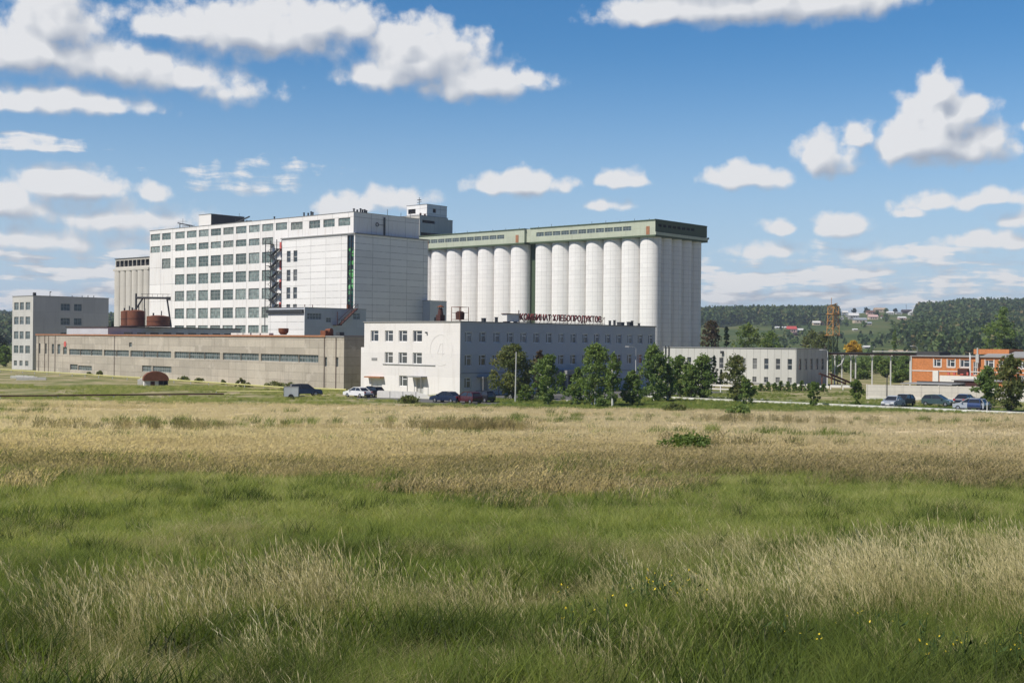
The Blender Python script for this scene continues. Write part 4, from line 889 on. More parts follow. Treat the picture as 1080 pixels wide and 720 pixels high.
M['leaf_wood'] = leafmat('forest_leaves', [(0, (.046, .080, .028)), (.35, (.078, .125, .038)), (.7, (.115, .165, .046)), (.93, (.16, .18, .055)), (1, (.20, .16, .065))], .3)
M['bark'] = plain('brown_bark', (.10, .08, .06), .95, var=.3, scale=6)
def birchbark():
    m, t, b, out = new_mat('birch_bark'); pos = t.node('ShaderNodeTexCoord').outputs['Object']
    n = t.noise(t.vmath('MULTIPLY', pos, (3, 3, 9)), 1.0, 3.0, .6); t.l.new(t.ramp(n, [(.36, (.03, .028, .025)), (.43, (.62, .60, .55)), (1, (.74, .72, .68))]), b.inputs['Base Color']); b.inputs['Roughness'].default_value = .8; return m
M['birchbark'] = birchbark()

def leaf_quads(rng, centers, radii, n, size, flat=.0, droop=0.0):
    """n leaf-spray quads gathered round clump centres"""
    k = rng.integers(0, len(centers), n); d = rng.normal(size=(n, 3)); d /= np.linalg.norm(d, axis=1)[:, None]; d *= (rng.random(n) ** .45)[:, None]
    P = centers[k] + d * radii[k]; P[:, 2] -= droop * rng.random(n) ** 2
    a = rng.normal(size=(n, 3)); a[:, 2] *= .7; a /= np.linalg.norm(a, axis=1)[:, None]; b = np.cross(a, rng.normal(size=(n, 3))); b /= np.linalg.norm(b, axis=1)[:, None]
    s = (size * (.55 + .9 * rng.random(n)))[:, None]; a = a * s * .62; b = b * s * .42
    V = np.stack([P - a, P + b * .9, P + a, P - b], 1).reshape(-1, 3); F = np.arange(4 * n).reshape(n, 4)
    return V, F, k
def crown(rng, kind, H, R):
    """clump centres and radii of a crown in metres"""
    C = []; Rd = []
    if kind == 'birch': nc = 75; prof = lambda t: (t ** .38) * (1 - t) ** .60 * 1.70; z0 = .09
    elif kind == 'sapling': nc = 34; prof = lambda t: (t ** .4) * (1 - t) ** .7 * 1.85; z0 = .06
    elif kind == 'willow': nc = 80; prof = lambda t: (1 - (2 * t - 1) ** 2) ** .5; z0 = .10
    elif kind == 'crest': nc = 60; prof = lambda t: (1 - (2 * t - 1) ** 2) ** .5; z0 = .62
    elif kind == 'conifer': nc = 70; prof = lambda t: (1 - t) ** .9; z0 = .06
    else: nc = 30; prof = lambda t: (1 - t ** 2) ** .5; z0 = .02
    ph = rng.random(6) * 6.28
    for i in range(nc):
        t = rng.random() ** .85; z = H * (z0 + (1 - z0) * t); an = rng.random() * 6.283
        lob = 1 + .22 * math.sin(3 * an + ph[0] + t * 4) + .16 * math.sin(5 * an + ph[1] - t * 7)
        r = R * prof(t) * lob * (rng.random() ** .5)
        C.append((r * math.cos(an), r * math.sin(an), z)); q = R * (.20 + .20 * rng.random()) * (1.0 if kind != 'conifer' else .6)
        Rd.append((q, q, q * (.75 if kind != 'conifer' else .45)))
    for j in range(6): t = .86 + .14 * j / 5; C.append((rng.normal() * R * .07, rng.normal() * R * .07, H * t)); Rd.append((R * .14, R * .14, H * .035))
    return np.array(C), np.array(Rd)
_tree = {}
def tree_meshes(kind, seed, H, R, n, size, leaf, bark, fork=True):
    rng = np.random.default_rng(seed); C, Rd = crown(rng, kind, H, R)
    V, F, k = leaf_quads(rng, C, Rd, n, size, droop=.0 if kind in ('conifer',) else H * .05)
    V[:, 2] = np.maximum(V[:, 2], .05)
    ct = rng.random(len(C)); tint = np.clip(ct[k] * .65 + rng.random(n) * .35, 0, 1)
    cm = np_mesh(kind + '_crown', V, F, M[leaf], tint)
    q = MB(); lean = rng.normal() * .02 * H; r0 = .018 * H + .02
    if kind != 'bush':
        q.tube([(0, 0, -.2), (lean * .2, 0, H * .25), (lean * .5, lean * .3, H * .55), (lean, lean * .4, H * .93)], [r0, r0 * .8, r0 * .5, r0 * .12], 8)
    for i in range(14 if kind != 'bush' else 9):
        c = C[rng.integers(0, len(C))]; zb = max(.1, c[2] - H * (.1 + .12 * rng.random())) if kind != 'bush' else 0
        q.tube([(lean * zb / H, 0, zb), (c[0] * .5, c[1] * .5, (zb + c[2]) / 2 + H * .02), tuple(c)], [r0 * .4, r0 * .25, r0 * .08], 5, cap=False)
    return cm, q.mesh(kind + '_trunk', M[bark])
def tree(name, label, cat, pos, H, R, kind, seed, n=1500, size=.32, leaf='leaf_birch', bark='bark', group=None, rz=0.0):
    """each tree gets a mesh of its own proportions; key reuse only when everything is equal"""
    key = (kind, seed, round(H, 1), round(R, 1), n, size, leaf, bark)
    if key not in _tree: _tree[key] = tree_meshes(*key)
    t = thing(name, label, cat, pos, rz, group); link('crown', _tree[key][0], t); link('trunk', _tree[key][1], t); return t
def planted(name, label, cat, x, ytop, ybase, wpx, kind, seed, **kw):
    p = on_ground(x, ybase); s = FOCAL / p.y; return tree(name, label, cat, p, (ybase - ytop) / s, wpx * .50 / s, kind, seed, **dict(kw, n=int(kw.get('n', 1500) * 1.6)))
GT = 'trees in front of the office'
planted('willow_tree', 'round olive willow with a lamp pole in front of it, before the office', 'tree', 541, 365.5, 421.5, 44, 'willow', 1, n=3400, size=.30, leaf='leaf_willow', group=GT)
planted('birch_tree', 'leafy birch with a white trunk right of the round willow', 'tree', 578, 376, 427, 33, 'birch', 2, n=2400, size=.27, bark='birchbark', group=GT)
planted('birch_tree', 'thin brown-topped tree behind the birch beside the willow', 'tree', 569, 370, 419, 15, 'birch', 3, n=1100, leaf='leaf_dry', group=GT)
planted('birch_tree', 'broad birch, tallest of the trees below the roof letters', 'tree', 628, 364.5, 428, 37, 'birch', 4, n=2800, size=.27, bark='birchbark', group=GT)
planted('birch_tree', 'slim birch with a bare white stem, touching the broad birch', 'tree', 646, 373, 429, 19, 'birch', 5, n=1500, size=.25, bark='birchbark', group=GT)
planted('birch_tree', 'short birch below the tall lamp post', 'tree', 667, 392, 427, 21, 'birch', 6, n=1300, size=.27, group=GT)
planted('birch_tree', 'pointed birch at the right corner of the office', 'tree', 690, 365, 424, 36, 'birch', 7, n=2700, size=.28, bark='birchbark', group=GT)
planted('birch_tree', 'bushy tree at the left end of the pale store', 'tree', 717, 377, 420.5, 28, 'birch', 8, n=2000, size=.3, group=GT)
planted('birch_tree', 'bushy dark tree hiding the left windows of the pale store', 'tree', 741, 376, 421, 30, 'birch', 9, n=2200, size=.3, group=GT)
planted('conifer_tree', 'dark narrow conifer against the pale store wall', 'tree', 753, 376, 409, 12, 'conifer', 10, n=900, size=.3, leaf='leaf_pine')
planted('conifer_tree', 'smallest dark conifer against the pale store wall', 'tree', 760.5, 390, 409, 7, 'conifer', 11, n=400, size=.25, leaf='leaf_pine')
planted('birch_tree', 'loose grey-green birch in front of the middle of the pale store', 'tree', 776, 376.5, 424, 30, 'birch', 12, n=1900, size=.27, leaf='leaf_willow', group=GT)
planted('birch_tree', 'bright young birch at the foot of the loose grey-green birch', 'tree', 787, 401, 426, 19, 'sapling', 13, n=1200, size=.24, group=GT)
planted('young_tree', 'narrow young tree standing alone below the store corner', 'tree', 858, 404.5, 428.5, 13, 'sapling', 14, n=1100, size=.22, leaf='leaf_shrub', group='young trees along the kerb')
planted('young_tree', 'fuller young tree left of the panel fence', 'tree', 903, 401, 428.5, 18, 'sapling', 15, n=1300, size=.24, leaf='leaf_shrub', group='young trees along the kerb')
planted('birch_tree', 'dark young tree in front of the right end of the panel fence', 'tree', 1042, 388, 431, 26, 'birch', 16, n=1900, size=.28)
planted('birch_tree', 'tall tree at the right edge covering the brick wall', 'tree', 1066, 375, 434, 34, 'birch', 17, n=2600, size=.28, leaf='leaf_willow')
planted('birch_tree', 'slight birch between the low bush and the broad birch', 'tree', 609, 388, 425, 17, 'birch', 18, n=1300, size=.25, bark='birchbark', group=GT)
planted('birch_tree', 'slight birch right of the pointed birch, before the store corner', 'tree', 704, 384, 423, 18, 'birch', 19, n=1300, size=.26, bark='birchbark', group=GT)
planted('birch_tree', 'low full birch between the two bushy trees', 'tree', 729, 386, 421, 22, 'birch', 20, n=1500, size=.27, group=GT)
GBU = 'bushes along the lawn'
for lb, x, yt, yb, w_, lf in (('green bush below the leaning lamp pole', 555, 408, 424, 22, 'leaf_shrub'), ('low bush between the willow birch and the broad birch', 603, 406, 423, 20, 'leaf_birch'), ('small yellow-green bush beside the parked cars', 517, 415, 422.5, 9, 'leaf_shrub'),
        ('dark bush under the broad birch', 634, 421, 430, 12, 'leaf_birch'), ('green weed clump in front of the white forecourt wall', 431, 419, 425, 30, 'leaf_willow'), ('lone green shrub in the middle of the dry field', 727, 462, 481, 60, 'leaf_shrub'),
        ('low green mound at the field edge below the pale store', 781, 428.5, 437, 22, 'leaf_birch'), ('flat green bush at the field edge below the bushy trees', 712, 427, 434, 26, 'leaf_willow')):
    planted('bush', lb, 'bush', x, yt, yb, w_, 'bush', int(x), n=900 if yb < 450 else 2600, size=.22 if yb < 450 else .12, leaf=lf, group=GBU)
for k, (x, h) in enumerate(((803, 7), (810, 9), (817, 8), (824, 10), (831, 9), (838, 8), (846, 10), (853, 7), (862, 8), (869, 7))):
    planted('clipped_shrub', 'small dark green shrub in the row below the pale store windows', 'shrub', x, 412 - h, 412.5 + k * .1, 7.5, 'bush', 40 + k % 3, n=300, size=.25, leaf='leaf_birch', group='shrub row below the pale store')
for k, (x, yb, h, w_) in enumerate(((57, 392, 5, 8), (70, 393.5, 7, 13), (80, 394.5, 6, 9), (94, 396, 3, 7), (106, 396.5, 5, 9), (196, 402, 4, 16), (210, 403.5, 4, 12), (235, 405.5, 4, 7), (254, 408, 9, 10), (262, 408, 4, 9), (290, 408.5, 5, 22), (306, 410, 5, 20), (322, 411, 4, 12))):
    planted('weed_clump', 'green weed clump growing at the foot of the concrete workshop', 'weeds', x, yb - h, yb, w_, 'bush', 60 + k, n=350, size=.28, leaf='leaf_willow', group='weeds along the workshop wall')
GB = 'trees behind the pale store'
for lb, x, yt, yb, w_, kind, lf, Y in (('brown half-bare tree beside the shaded silo wall', 749, 338, 380, 22, 'willow', 'leaf_dry', 300), ('dark conifer behind the pale store roof', 766, 346, 380, 14, 'conifer', 'leaf_pine', 310), ('bright green rounded tree above the middle of the store roof', 789, 342.5, 380, 30, 'willow', 'leaf_shrub', 330),
        ('lower green tree above the store roof, right of the rounded one', 812, 350, 380, 24, 'willow', 'leaf_birch', 340), ('greyish tree on the slope left of the orange mast', 857, 349, 382, 22, 'willow', 'leaf_willow', 390), ('olive tree behind the orange mast legs', 870, 352, 384, 26, 'willow', 'leaf_willow', 360), ('yellow autumn tree behind the trestle', 899.5, 360, 378, 15, 'crest', 'leaf_yellow', 330),
        ('green tree left of the brick building roof', 943, 349, 386, 13, 'conifer', 'leaf_birch', 420), ('big dark green tree towering behind the brick building', 1057, 326, 384, 34, 'willow', 'leaf_birch', 320), ('dark bushy tree beside the brick upper storey', 1064, 357, 384, 18, 'willow', 'leaf_pine', 310),
        ('small tree left of the tower block, behind its foot', 4, 366, 389, 15, 'willow', 'leaf_birch', 330), ('taller dark tree at the left edge of the yard', -4, 350, 389, 20, 'willow', 'leaf_pine', 380), ('dark tree in the gap right of the tower block', 118.5, 340, 380, 9, 'conifer', 'leaf_pine', 420)):
    b = at_px(x, yb, Y); s = FOCAL / Y; top = at_px(x, yt, Y).z; z = zg(b.x, b.y); tree('tree', lb, 'tree', (b.x, b.y, z), top - z, w_ / 2 / s, kind, int(x) + 5, n=2200, size=.5, leaf=lf, group=GB)
for k, (x, yt, Y, w_) in enumerate(((884, 378, 330, 20), (898, 379, 345, 22), (912, 377, 350, 22), (926, 376, 340, 22), (941, 378, 350, 20), (955, 376, 330, 18), (907, 391, 285, 20), (947, 393, 262, 16), (955, 390, 280, 16), (935, 380, 300, 16))):
    b = at_px(x, 390, Y); z = zg(b.x, b.y); tree('hedge_bush', ('tall green bush in the belt seen through the trestle posts' if k < 6 else ('bright green bush at the left corner of the brick building' if k > 6 and k < 9 else 'leafy bush growing between the trestle posts')), 'bush', (b.x, b.y, z), at_px(x, yt, Y).z - z, w_ / 2 / FOCAL * Y, 'willow', 300 + k, n=1500, size=.45, leaf='leaf_shrub' if k > 5 else 'leaf_birch', group='bushes behind the trestle')

# the wooded hills far off: a wood nobody could count
rng = np.random.default_rng(7); P = []
def px_of(X, Y): return 540 + X / Y * FOCAL
cand_Y = np.sqrt(rng.uniform(520 ** 2, 1640 ** 2, 60000)); cand_p = rng.uniform(-140, 1230, 60000); CX = (cand_p - 540) / FOCAL * cand_Y
keepm = np.zeros(60000, bool)
left = (cand_p > 690) & (cand_p < 884) & (cand_Y > 1225 + 30 * np.sin(cand_p * .09))
edge = np.interp(cand_p, [890, 925, 945, 962, 985, 1240], [3000, 1150, 900, 740, 640, 600]); right = (cand_p >= 884) & (cand_Y > edge) & (cand_Y < np.interp(cand_p, [884, 935, 950, 962, 970], [0, 930, 960, 1050, 4000]))
top_gap = (cand_p > 884) & (cand_p < 966) & (cand_Y > 1180)
west = (cand_p < 135) & (cand_Y > 760); mid = (cand_p >= 135) & (cand_p <= 690) & (cand_Y > 1300) & (rng.random(60000) < .25)
loose = (cand_p > 815) & (cand_p < 985) & (cand_Y > 600) & ((cand_p < 872) | (cand_Y < 1020)) & (cand_Y < 1330) & (rng.random(60000) < .03 + .10 * (np.sin(cand_p * .35) * np.sin(cand_Y * .02) > .35))
keepm = left | (right & ~top_gap) | west | mid | loose
keepm &= rng.random(60000) < .62
TX, TY = CX[keepm], cand_Y[keepm]; TZ = ground_z(TX, TY); nt = len(TX)
TH = rng.uniform(10, 15, nt) * np.where(TY < 800, .85, 1.0); TR = rng.uniform(2.2, 3.9, nt); con = rng.random(nt) < .30; TR[con] *= .72; TH[con] *= 1.05
is_loose = loose[keepm] & ~(left | (right & ~top_gap) | west)[keepm]; TH[is_loose] *= .34; TR[is_loose] *= .8
nq = 26; t = rng.random((nt, nq)) ** .8; an = rng.random((nt, nq)) * 6.283
prof = np.where(con[:, None], (1 - t) ** .8, np.sqrt(np.clip(1 - (1.6 * t - .6) ** 2, 0, 1)) * .95) * (.55 + .45 * rng.random((nt, nq)))
Pc = np.stack([TX[:, None] + TR[:, None] * prof * np.cos(an), TY[:, None] + TR[:, None] * prof * np.sin(an), TZ[:, None] + TH[:, None] * (.12 + .88 * t)], -1).reshape(-1, 3)
n = len(Pc); a = rng.normal(size=(n, 3)); a /= np.linalg.norm(a, axis=1)[:, None]; b = np.cross(a, rng.normal(size=(n, 3))); b /= np.linalg.norm(b, axis=1)[:, None]
s = (np.repeat(TR, nq) * (.32 + .28 * rng.random(n)))[:, None]; V = np.stack([Pc - a * s, Pc + b * s, Pc + a * s, Pc - b * s], 1).reshape(-1, 3)
tt = np.repeat(np.where(con, rng.random(nt) * .35, .25 + .75 * rng.random(nt) ** 1.3), nq); tint = np.clip(tt + rng.normal(size=n) * .08, 0, 1)
fo = link('forest', np_mesh('forest', V, np.arange(4 * n).reshape(n, 4), M['leaf_wood'], tint)); tag(fo, 'wooded hills beyond the plant', None, None, 'stuff')

# ------------------------------------------------------------------ village on the far slope
def colmat(name, c): 
    if name not in M: M[name] = plain(name, c, .8, var=.1, scale=.5)
    return name
HC = {'white': (.68, .67, .64), 'cream': (.60, .50, .38), 'pink': (.62, .42, .38), 'grey': (.34, .34, .33), 'brown': (.16, .085, .06), 'redroof': (.50, .09, .08), 'tanroof': (.45, .33, .22), 'slate': (.30, .33, .35), 'dark': (.06, .045, .045)}
for k, c in HC.items(): colmat('house_' + k, c)
def house(label, x, y, wpx, hpx, wall, roof, ridge='x', dep=None, rz=0.0):
    p = march(x, y, 500)
    if p.y > 1500: X_ = (x - 540) / FOCAL * 1495; p = Vector((X_, 1495, zg(X_, 1495)))
    s = FOCAL / p.y; W = wpx / s; Hh = hpx / s; D = dep or max(5.0, W * .7)
    t = thing('village_house', label, 'house', (p.x, p.y + D / 2, p.z - .3), rz, 'houses on the far slope'); hw = Hh * .58
    win = [(W * f - .6, hw * .35, 1.2, hw * .4) for f in (.25, .5, .75)]
    q = MB(); q.wall((-W / 2, -D / 2, 0), (1, 0, 0), W, hw, win, .15); q.wall((W / 2, -D / 2, 0), (0, 1, 0), D, hw); q.wall((W / 2, D / 2, 0), (-1, 0, 0), W, hw); q.wall((-W / 2, D / 2, 0), (0, -1, 0), D, hw); q.obj('wall', M['house_' + wall], t)
    o = .35; q = MB()
    if ridge == 'x': q.prism([(-D / 2 - o, hw), (D / 2 + o, hw), (0, Hh)], -W / 2 - o, W / 2 + o, 'z') ; q.v = [(v[2], v[0], v[1]) for v in q.v]
    else: q.prism([(-W / 2 - o, hw), (W / 2 + o, hw), (0, Hh)], -D / 2 - o, D / 2 + o, 'y')
    q.obj('roof', M['house_' + roof], t)
    q = MB(); [q.box(-W / 2 + a, -W / 2 + a + w_, -D / 2 + .12, -D / 2 + .15, z, z + h) for a, z, w_, h in win]; q.obj('window', M['void'], t)
    return t
for a in (('house with the bright red roof on the green slope', 835.5, 351, 9.5, 7.5, 'pink', 'redroof'), ('long white shed left of the red-roofed house', 822, 346.5, 7.5, 2.6, 'white', 'white'), ('short white shed between the long shed and the red roof', 830.5, 346.5, 5, 2.6, 'white', 'white'), ('white house behind the red-roofed house', 844.5, 350, 6, 4, 'white', 'white'),
        ('white-roofed house just left of the orange mast', 861.5, 343, 7.5, 5, 'cream', 'white'), ('brown-roofed house touching the orange mast', 869, 343, 8, 5, 'brown', 'brown'), ('white gabled house just right of the orange mast', 886, 337.5, 7.5, 5.5, 'white', 'white', 'y'), ('small white house at the edge of the wood top', 891.5, 329.5, 5.5, 4.5, 'white', 'white'),
        ('white-roofed grey house in the middle of the village', 901, 336.5, 10, 7, 'grey', 'white'), ('long slate-roofed house below the white-roofed grey one', 908, 340.5, 13, 6, 'cream', 'slate'), ('pink-roofed house right of the long slate roof', 921.5, 337, 9.5, 5.5, 'cream', 'pink'), ('red-brown roofed house on the village skyline', 919, 331.5, 8.5, 4.5, 'pink', 'brown'),
        ('tan-roofed long house on the village skyline', 929, 328, 12, 5, 'cream', 'tanroof'), ('white house below the tan-roofed long house', 939.5, 331.5, 7, 3.5, 'white', 'white'), ('second white house, nearer the dark barn', 948.5, 331.5, 6, 3, 'white', 'slate'), ('dark brown barn with a mast on the skyline', 957, 327, 10, 4.5, 'dark', 'dark'),
        ('white gabled house at the wood edge below the barn', 963.5, 333, 8.5, 5.5, 'white', 'white', 'y'), ('pale house right of the dark barn', 966.5, 327.5, 5.5, 3, 'cream', 'white'), ('tiny white hut among bushes below the village', 902.5, 348.5, 4.5, 2.4, 'white', 'white'), ('low white roofed store at the foot of the slope', 917, 367.5, 10, 3.6, 'grey', 'white'), ('long pale shed behind the trestle end', 951, 371.5, 20, 3.0, 'tanroof', 'tanroof'),
        ('white roof behind the brick building at the right edge', 1074, 366.5, 11, 4.5, 'cream', 'white'), ('small pale hut right of the big dark tree', 1064, 364.5, 5, 3.5, 'slate', 'white'), ('small grey-roofed house among the trees under the pink roof', 916, 343, 7, 4, 'cream', 'slate'), ('white fronted house between the tan roof and the white gable', 934, 336, 7.5, 4.2, 'white', 'brown'), ('low house under the skyline barn with a pale roof', 952, 337, 8, 3.6, 'pink', 'white'), ('grey house at the left end of the village skyline', 896, 334, 6, 4, 'grey', 'slate'), ('dark red hut at the slope edge, right of the red roof', 840, 354, 4.5, 4, 'brown', 'dark')):
    house(*a)
p = Vector(((955.5 - 540) / FOCAL * 1500, 1500, zg((955.5 - 540) / FOCAL * 1500, 1500))); mt = thing('radio_mast', 'thin mast standing over the dark barn on the skyline', 'mast', p); q = MB(); q.tube([(0, 0, 0), (0, 0, 11)], [.3, .12], 6); q.obj('pole', M['steel'], mt); q = MB(); q.bar((-1, 0, 9), (1, 0, 9), .2); q.obj('crossbar', M['steel'], mt)
for k, (x, y, h, lf) in enumerate(((901, 331, 5.5, 'leaf_pine'), (914, 331, 6.5, 'leaf_pine'), (934.5, 330, 4.5, 'leaf_birch'), (944.5, 330, 4.5, 'leaf_pine'), (925, 334, 6, 'leaf_willow'), (911, 345, 6, 'leaf_birch'), (934, 339, 8, 'leaf_birch'), (879, 346, 6, 'leaf_willow'), (893, 344, 6, 'leaf_birch'), (850, 357, 7, 'leaf_birch'), (866, 357, 7, 'leaf_willow'), (842, 346, 4, 'leaf_birch'))):
    p = march(x, y, 500)
    if p.y > 1510: X_ = (x - 540) / FOCAL * 1505; p = Vector((X_, 1505, zg(X_, 1505)))
    s = FOCAL / p.y
    tree('garden_tree', ('dark garden tree on the village skyline' if y < 332 else 'garden tree growing among the far village houses'), 'tree', p, h / s, h * .42 / s, 'willow', 500 + k % 4, n=260, size=1.6, leaf=lf, group='garden trees in the village')

# ------------------------------------------------------------------ vehicles
def paint(name, c, flake=.0):
    m, t, b, out = new_mat(name); b.inputs['Base Color'].default_value = (*c, 1); b.inputs['Roughness'].default_value = .28; b.inputs['Metallic'].default_value = flake; b.inputs['Coat Weight'].default_value = .6; b.inputs['Coat Roughness'].default_value = .08
    n = t.noise(t.node('ShaderNodeNewGeometry').outputs['Position'], 2.0, 3.0); f = t.math('MULTIPLY_ADD', n, .3, .85); t.l.new(t.mix(1.0, c, t.comb(f, f, f), 'MULTIPLY'), b.inputs['Base Color']); return m
for k, c in (('navy', (.012, .02, .05)), ('black', (.012, .012, .014)), ('maroon', (.06, .008, .014)), ('white', (.72, .72, .71)), ('silver', (.42, .45, .48)), ('teal', (.06, .10, .10)), ('blue', (.03, .06, .16))): M['car_' + k] = paint('car_paint_' + k, c, .2 if k in ('silver', 'teal') else 0)
M['lamp_clear'] = plain('headlight_lens', (.7, .7, .7), .1); M['lamp_red'] = plain('tail_light_lens', (.4, .02, .02), .2); M['carglass'] = glassmat('car_glass', [(.015, .018, .02), (.03, .035, .04)], .05, .8); M['plate'] = plain('number_plate', (.7, .7, .68), .5)
PROF = {'sedan': ([(-2.2, .32), (-2.22, .72), (-2.1, .92), (-1.35, .98), (1.0, .98), (1.95, .82), (2.2, .66), (2.22, .32)], [(-1.55, .96), (-.95, 1.40), (.25, 1.44), (1.15, .96)], 1.70),
        'hatch': ([(-1.85, .32), (-1.92, .75), (-1.85, 1.0), (.9, 1.0), (1.7, .85), (1.95, .68), (1.97, .32)], [(-1.85, .98), (-1.5, 1.44), (.2, 1.50), (1.05, .98)], 1.66),
        'suv': ([(-2.2, .42), (-2.28, .9), (-2.22, 1.1), (1.0, 1.1), (2.0, 1.0), (2.25, .85), (2.27, .42)], [(-2.2, 1.08), (-2.0, 1.68), (.3, 1.74), (1.15, 1.08)], 1.82)}
def car(label, x, y, style, col, heading, front=True):
    p = on_ground(x, y); body, cab, W = PROF[style]
    t = thing('parked_car', label, 'car', p, heading, 'cars parked at the plant')
    def inset(mb, poly, w0, w1, zlo, zhi, m):     # profile extruded across the car, narrowing upwards
        wd_ = lambda z: w0 + (w1 - w0) * min(1, max(0, (z - zlo) / (zhi - zlo))); n_ = len(poly)
        for i in range(n_):
            a, b = poly[i], poly[(i + 1) % n_]; mb.face([(a[0], -wd_(a[1]) / 2, a[1]), (b[0], -wd_(b[1]) / 2, b[1]), (b[0], wd_(b[1]) / 2, b[1]), (a[0], wd_(a[1]) / 2, a[1])], m)
        mb.face([(q[0], -wd_(q[1]) / 2, q[1]) for q in poly], m); mb.face([(q[0], wd_(q[1]) / 2, q[1]) for q in poly][::-1], m)
    q = MB(); inset(q, body, W, W * .94, .3, 1.1, 0); b_ = q.obj('body', M['car_' + col], t)
    md = b_.modifiers.new('soft_edges', 'BEVEL'); md.width = .07; md.segments = 3; md.limit_method = 'ANGLE'
    q = MB(); z0, z1 = cab[0][1], cab[1][1] ; inset(q, cab, W * .90, W * .70, z0, z1, 0); q.obj('window', M['carglass'], t)
    q = MB(); xa, xb = cab[1][0], cab[2][0]; q.prism([(xa - .08, z1 - .03), (xb + .10, cab[2][1] - .03), (xb + .02, cab[2][1] + .035), ((xa + xb) / 2, cab[2][1] + .06), (xa, z1 + .035)], -W * .355, W * .355, 'y')
    for sgn in (-1, 1):
        for (c0, c1) in ((cab[0], cab[1]), (cab[3], cab[2])): q.bar((c0[0], sgn * W * .452, c0[1]), (c1[0], sgn * W * .352, c1[1]), .07)
        q.bar(((cab[0][0] + cab[3][0]) / 2 - .1, sgn * W * .455, z0), ((xa + xb) / 2, sgn * W * .355, z1), .08)
    q.obj('roof', M['car_' + col], t)
    wr = .31 if style != 'suv' else .37
    tm = MB(); tm.lathe([(wr * .62, -.1), (wr * .95, -.1), (wr, -.06), (wr, .06), (wr * .95, .1), (wr * .62, .1)], 22); tme = tm.mesh('tyre', M['tyre']); rm_ = MB(); rm_.lathe([(0, -.085), (wr * .2, -.1), (wr * .62, -.075), (wr * .62, .075), (wr * .2, .1), (0, .085)], 16); rme = rm_.mesh('rim', M['rim'])
    for xx in (-1.32, 1.32):
        for sgn in (-1, 1):
            w_ = link('wheel', tme, t, (xx, sgn * (W / 2 - .09), wr)); w_.rotation_euler = (math.radians(90), 0, 0); link('rim', rme, w_)
    for sgn in (-1, 1):
        q = MB(); q.box(body[-1][0] - .10, body[-1][0] + .02, sgn * W * .36 - .2, sgn * W * .36 + .2, .6, .76); q.obj('headlight', M['lamp_clear'], t)
        q = MB(); q.box(body[0][0] - .03, body[0][0] + .10, sgn * W * .38 - .14, sgn * W * .38 + .14, .66, .88); q.obj('tail_light', M['lamp_red'], t)
        q = MB(); q.box(.72, .9, sgn * (W / 2 + .09) - .08, sgn * (W / 2 + .09) + .08, .95, 1.1); q.obj('mirror', M['car_' + col], t)
    q = MB(); q.box(body[0][0] - .05, body[0][0] + .3, -W * .46, W * .46, .3, .5); q.box(body[-1][0] - .3, body[-1][0] + .06, -W * .46, W * .46, .3, .5); q.obj('bumper', M['steel'], t)
    q = MB(); q.box(body[-1][0] + .03, body[-1][0] + .07, -.26, .26, .42, .54); q.obj('number_plate', M['plate'], t)
    return t
hU = math.atan2(AX_U.y, AX_U.x)
car('white sedan parked left of the black hatchback by the workshop corner', 377.5, 419.5, 'sedan', 'white', hU)
car('black hatchback between the white sedan and the pale forecourt wall', 391.5, 419, 'hatch', 'black', hU)
car('navy sedan with its nose to the left, parked at the office corner', 471, 424.5, 'sedan', 'navy', hU + .1)
car('black and dark red car just right of the navy sedan', 494, 425.5, 'hatch', 'maroon', hU - .15)
car('dark car farthest right of the cars by the office', 507, 424, 'hatch', 'black', hU + .05)
car('silver white car nosed towards the kerb left of the fence', 942, 429.5, 'sedan', 'silver', YARD + math.pi + .1)
car('black car beside the silver white car', 953, 428.6, 'hatch', 'black', YARD + math.pi)
car('teal grey car parked before the middle of the panel fence', 989, 429, 'hatch', 'teal', hU - math.pi)
car('dark blue car behind the white bonneted one at the right', 1018, 427.5, 'sedan', 'navy', YARD)
car('blue and white fronted car at the right near the kerb', 1024, 433, 'hatch', 'silver', hU)
car('deep blue car overlapping the right hand silver car', 1033, 433, 'hatch', 'blue', YARD)
car('dark blue car tucked behind the blue-grey box trailer', 322, 418.5, 'suv', 'navy', .35)
p = on_ground(308, 420.8); bx = thing('box_trailer', 'blue-grey box trailer standing at the field edge left of the office', 'trailer', p, .12)
q = MB(); q.box(-1.05, .85, -.8, .8, .35, 1.6); b_ = q.obj('box', M['bluegrey'], bx); q = MB(); q.box(-1.07, .87, -.82, .82, 1.6, 1.65); q.box(-1.08, -1.05, -.82, .82, .3, 1.6); q.box(.85, 1.7, -.06, .06, .35, .45); q.obj('frame', M['coping'], bx)
tm = MB(); tm.lathe([(0, -.1), (.33, -.1), (.35, 0), (.33, .1), (0, .1)], 20); tme = tm.mesh('wheel', M['tyre'])
for sgn in (-1, 1): w_ = link('wheel', tme, bx, (-.1, sgn * .84, .35)); w_.rotation_euler = (math.radians(90), 0, 0)

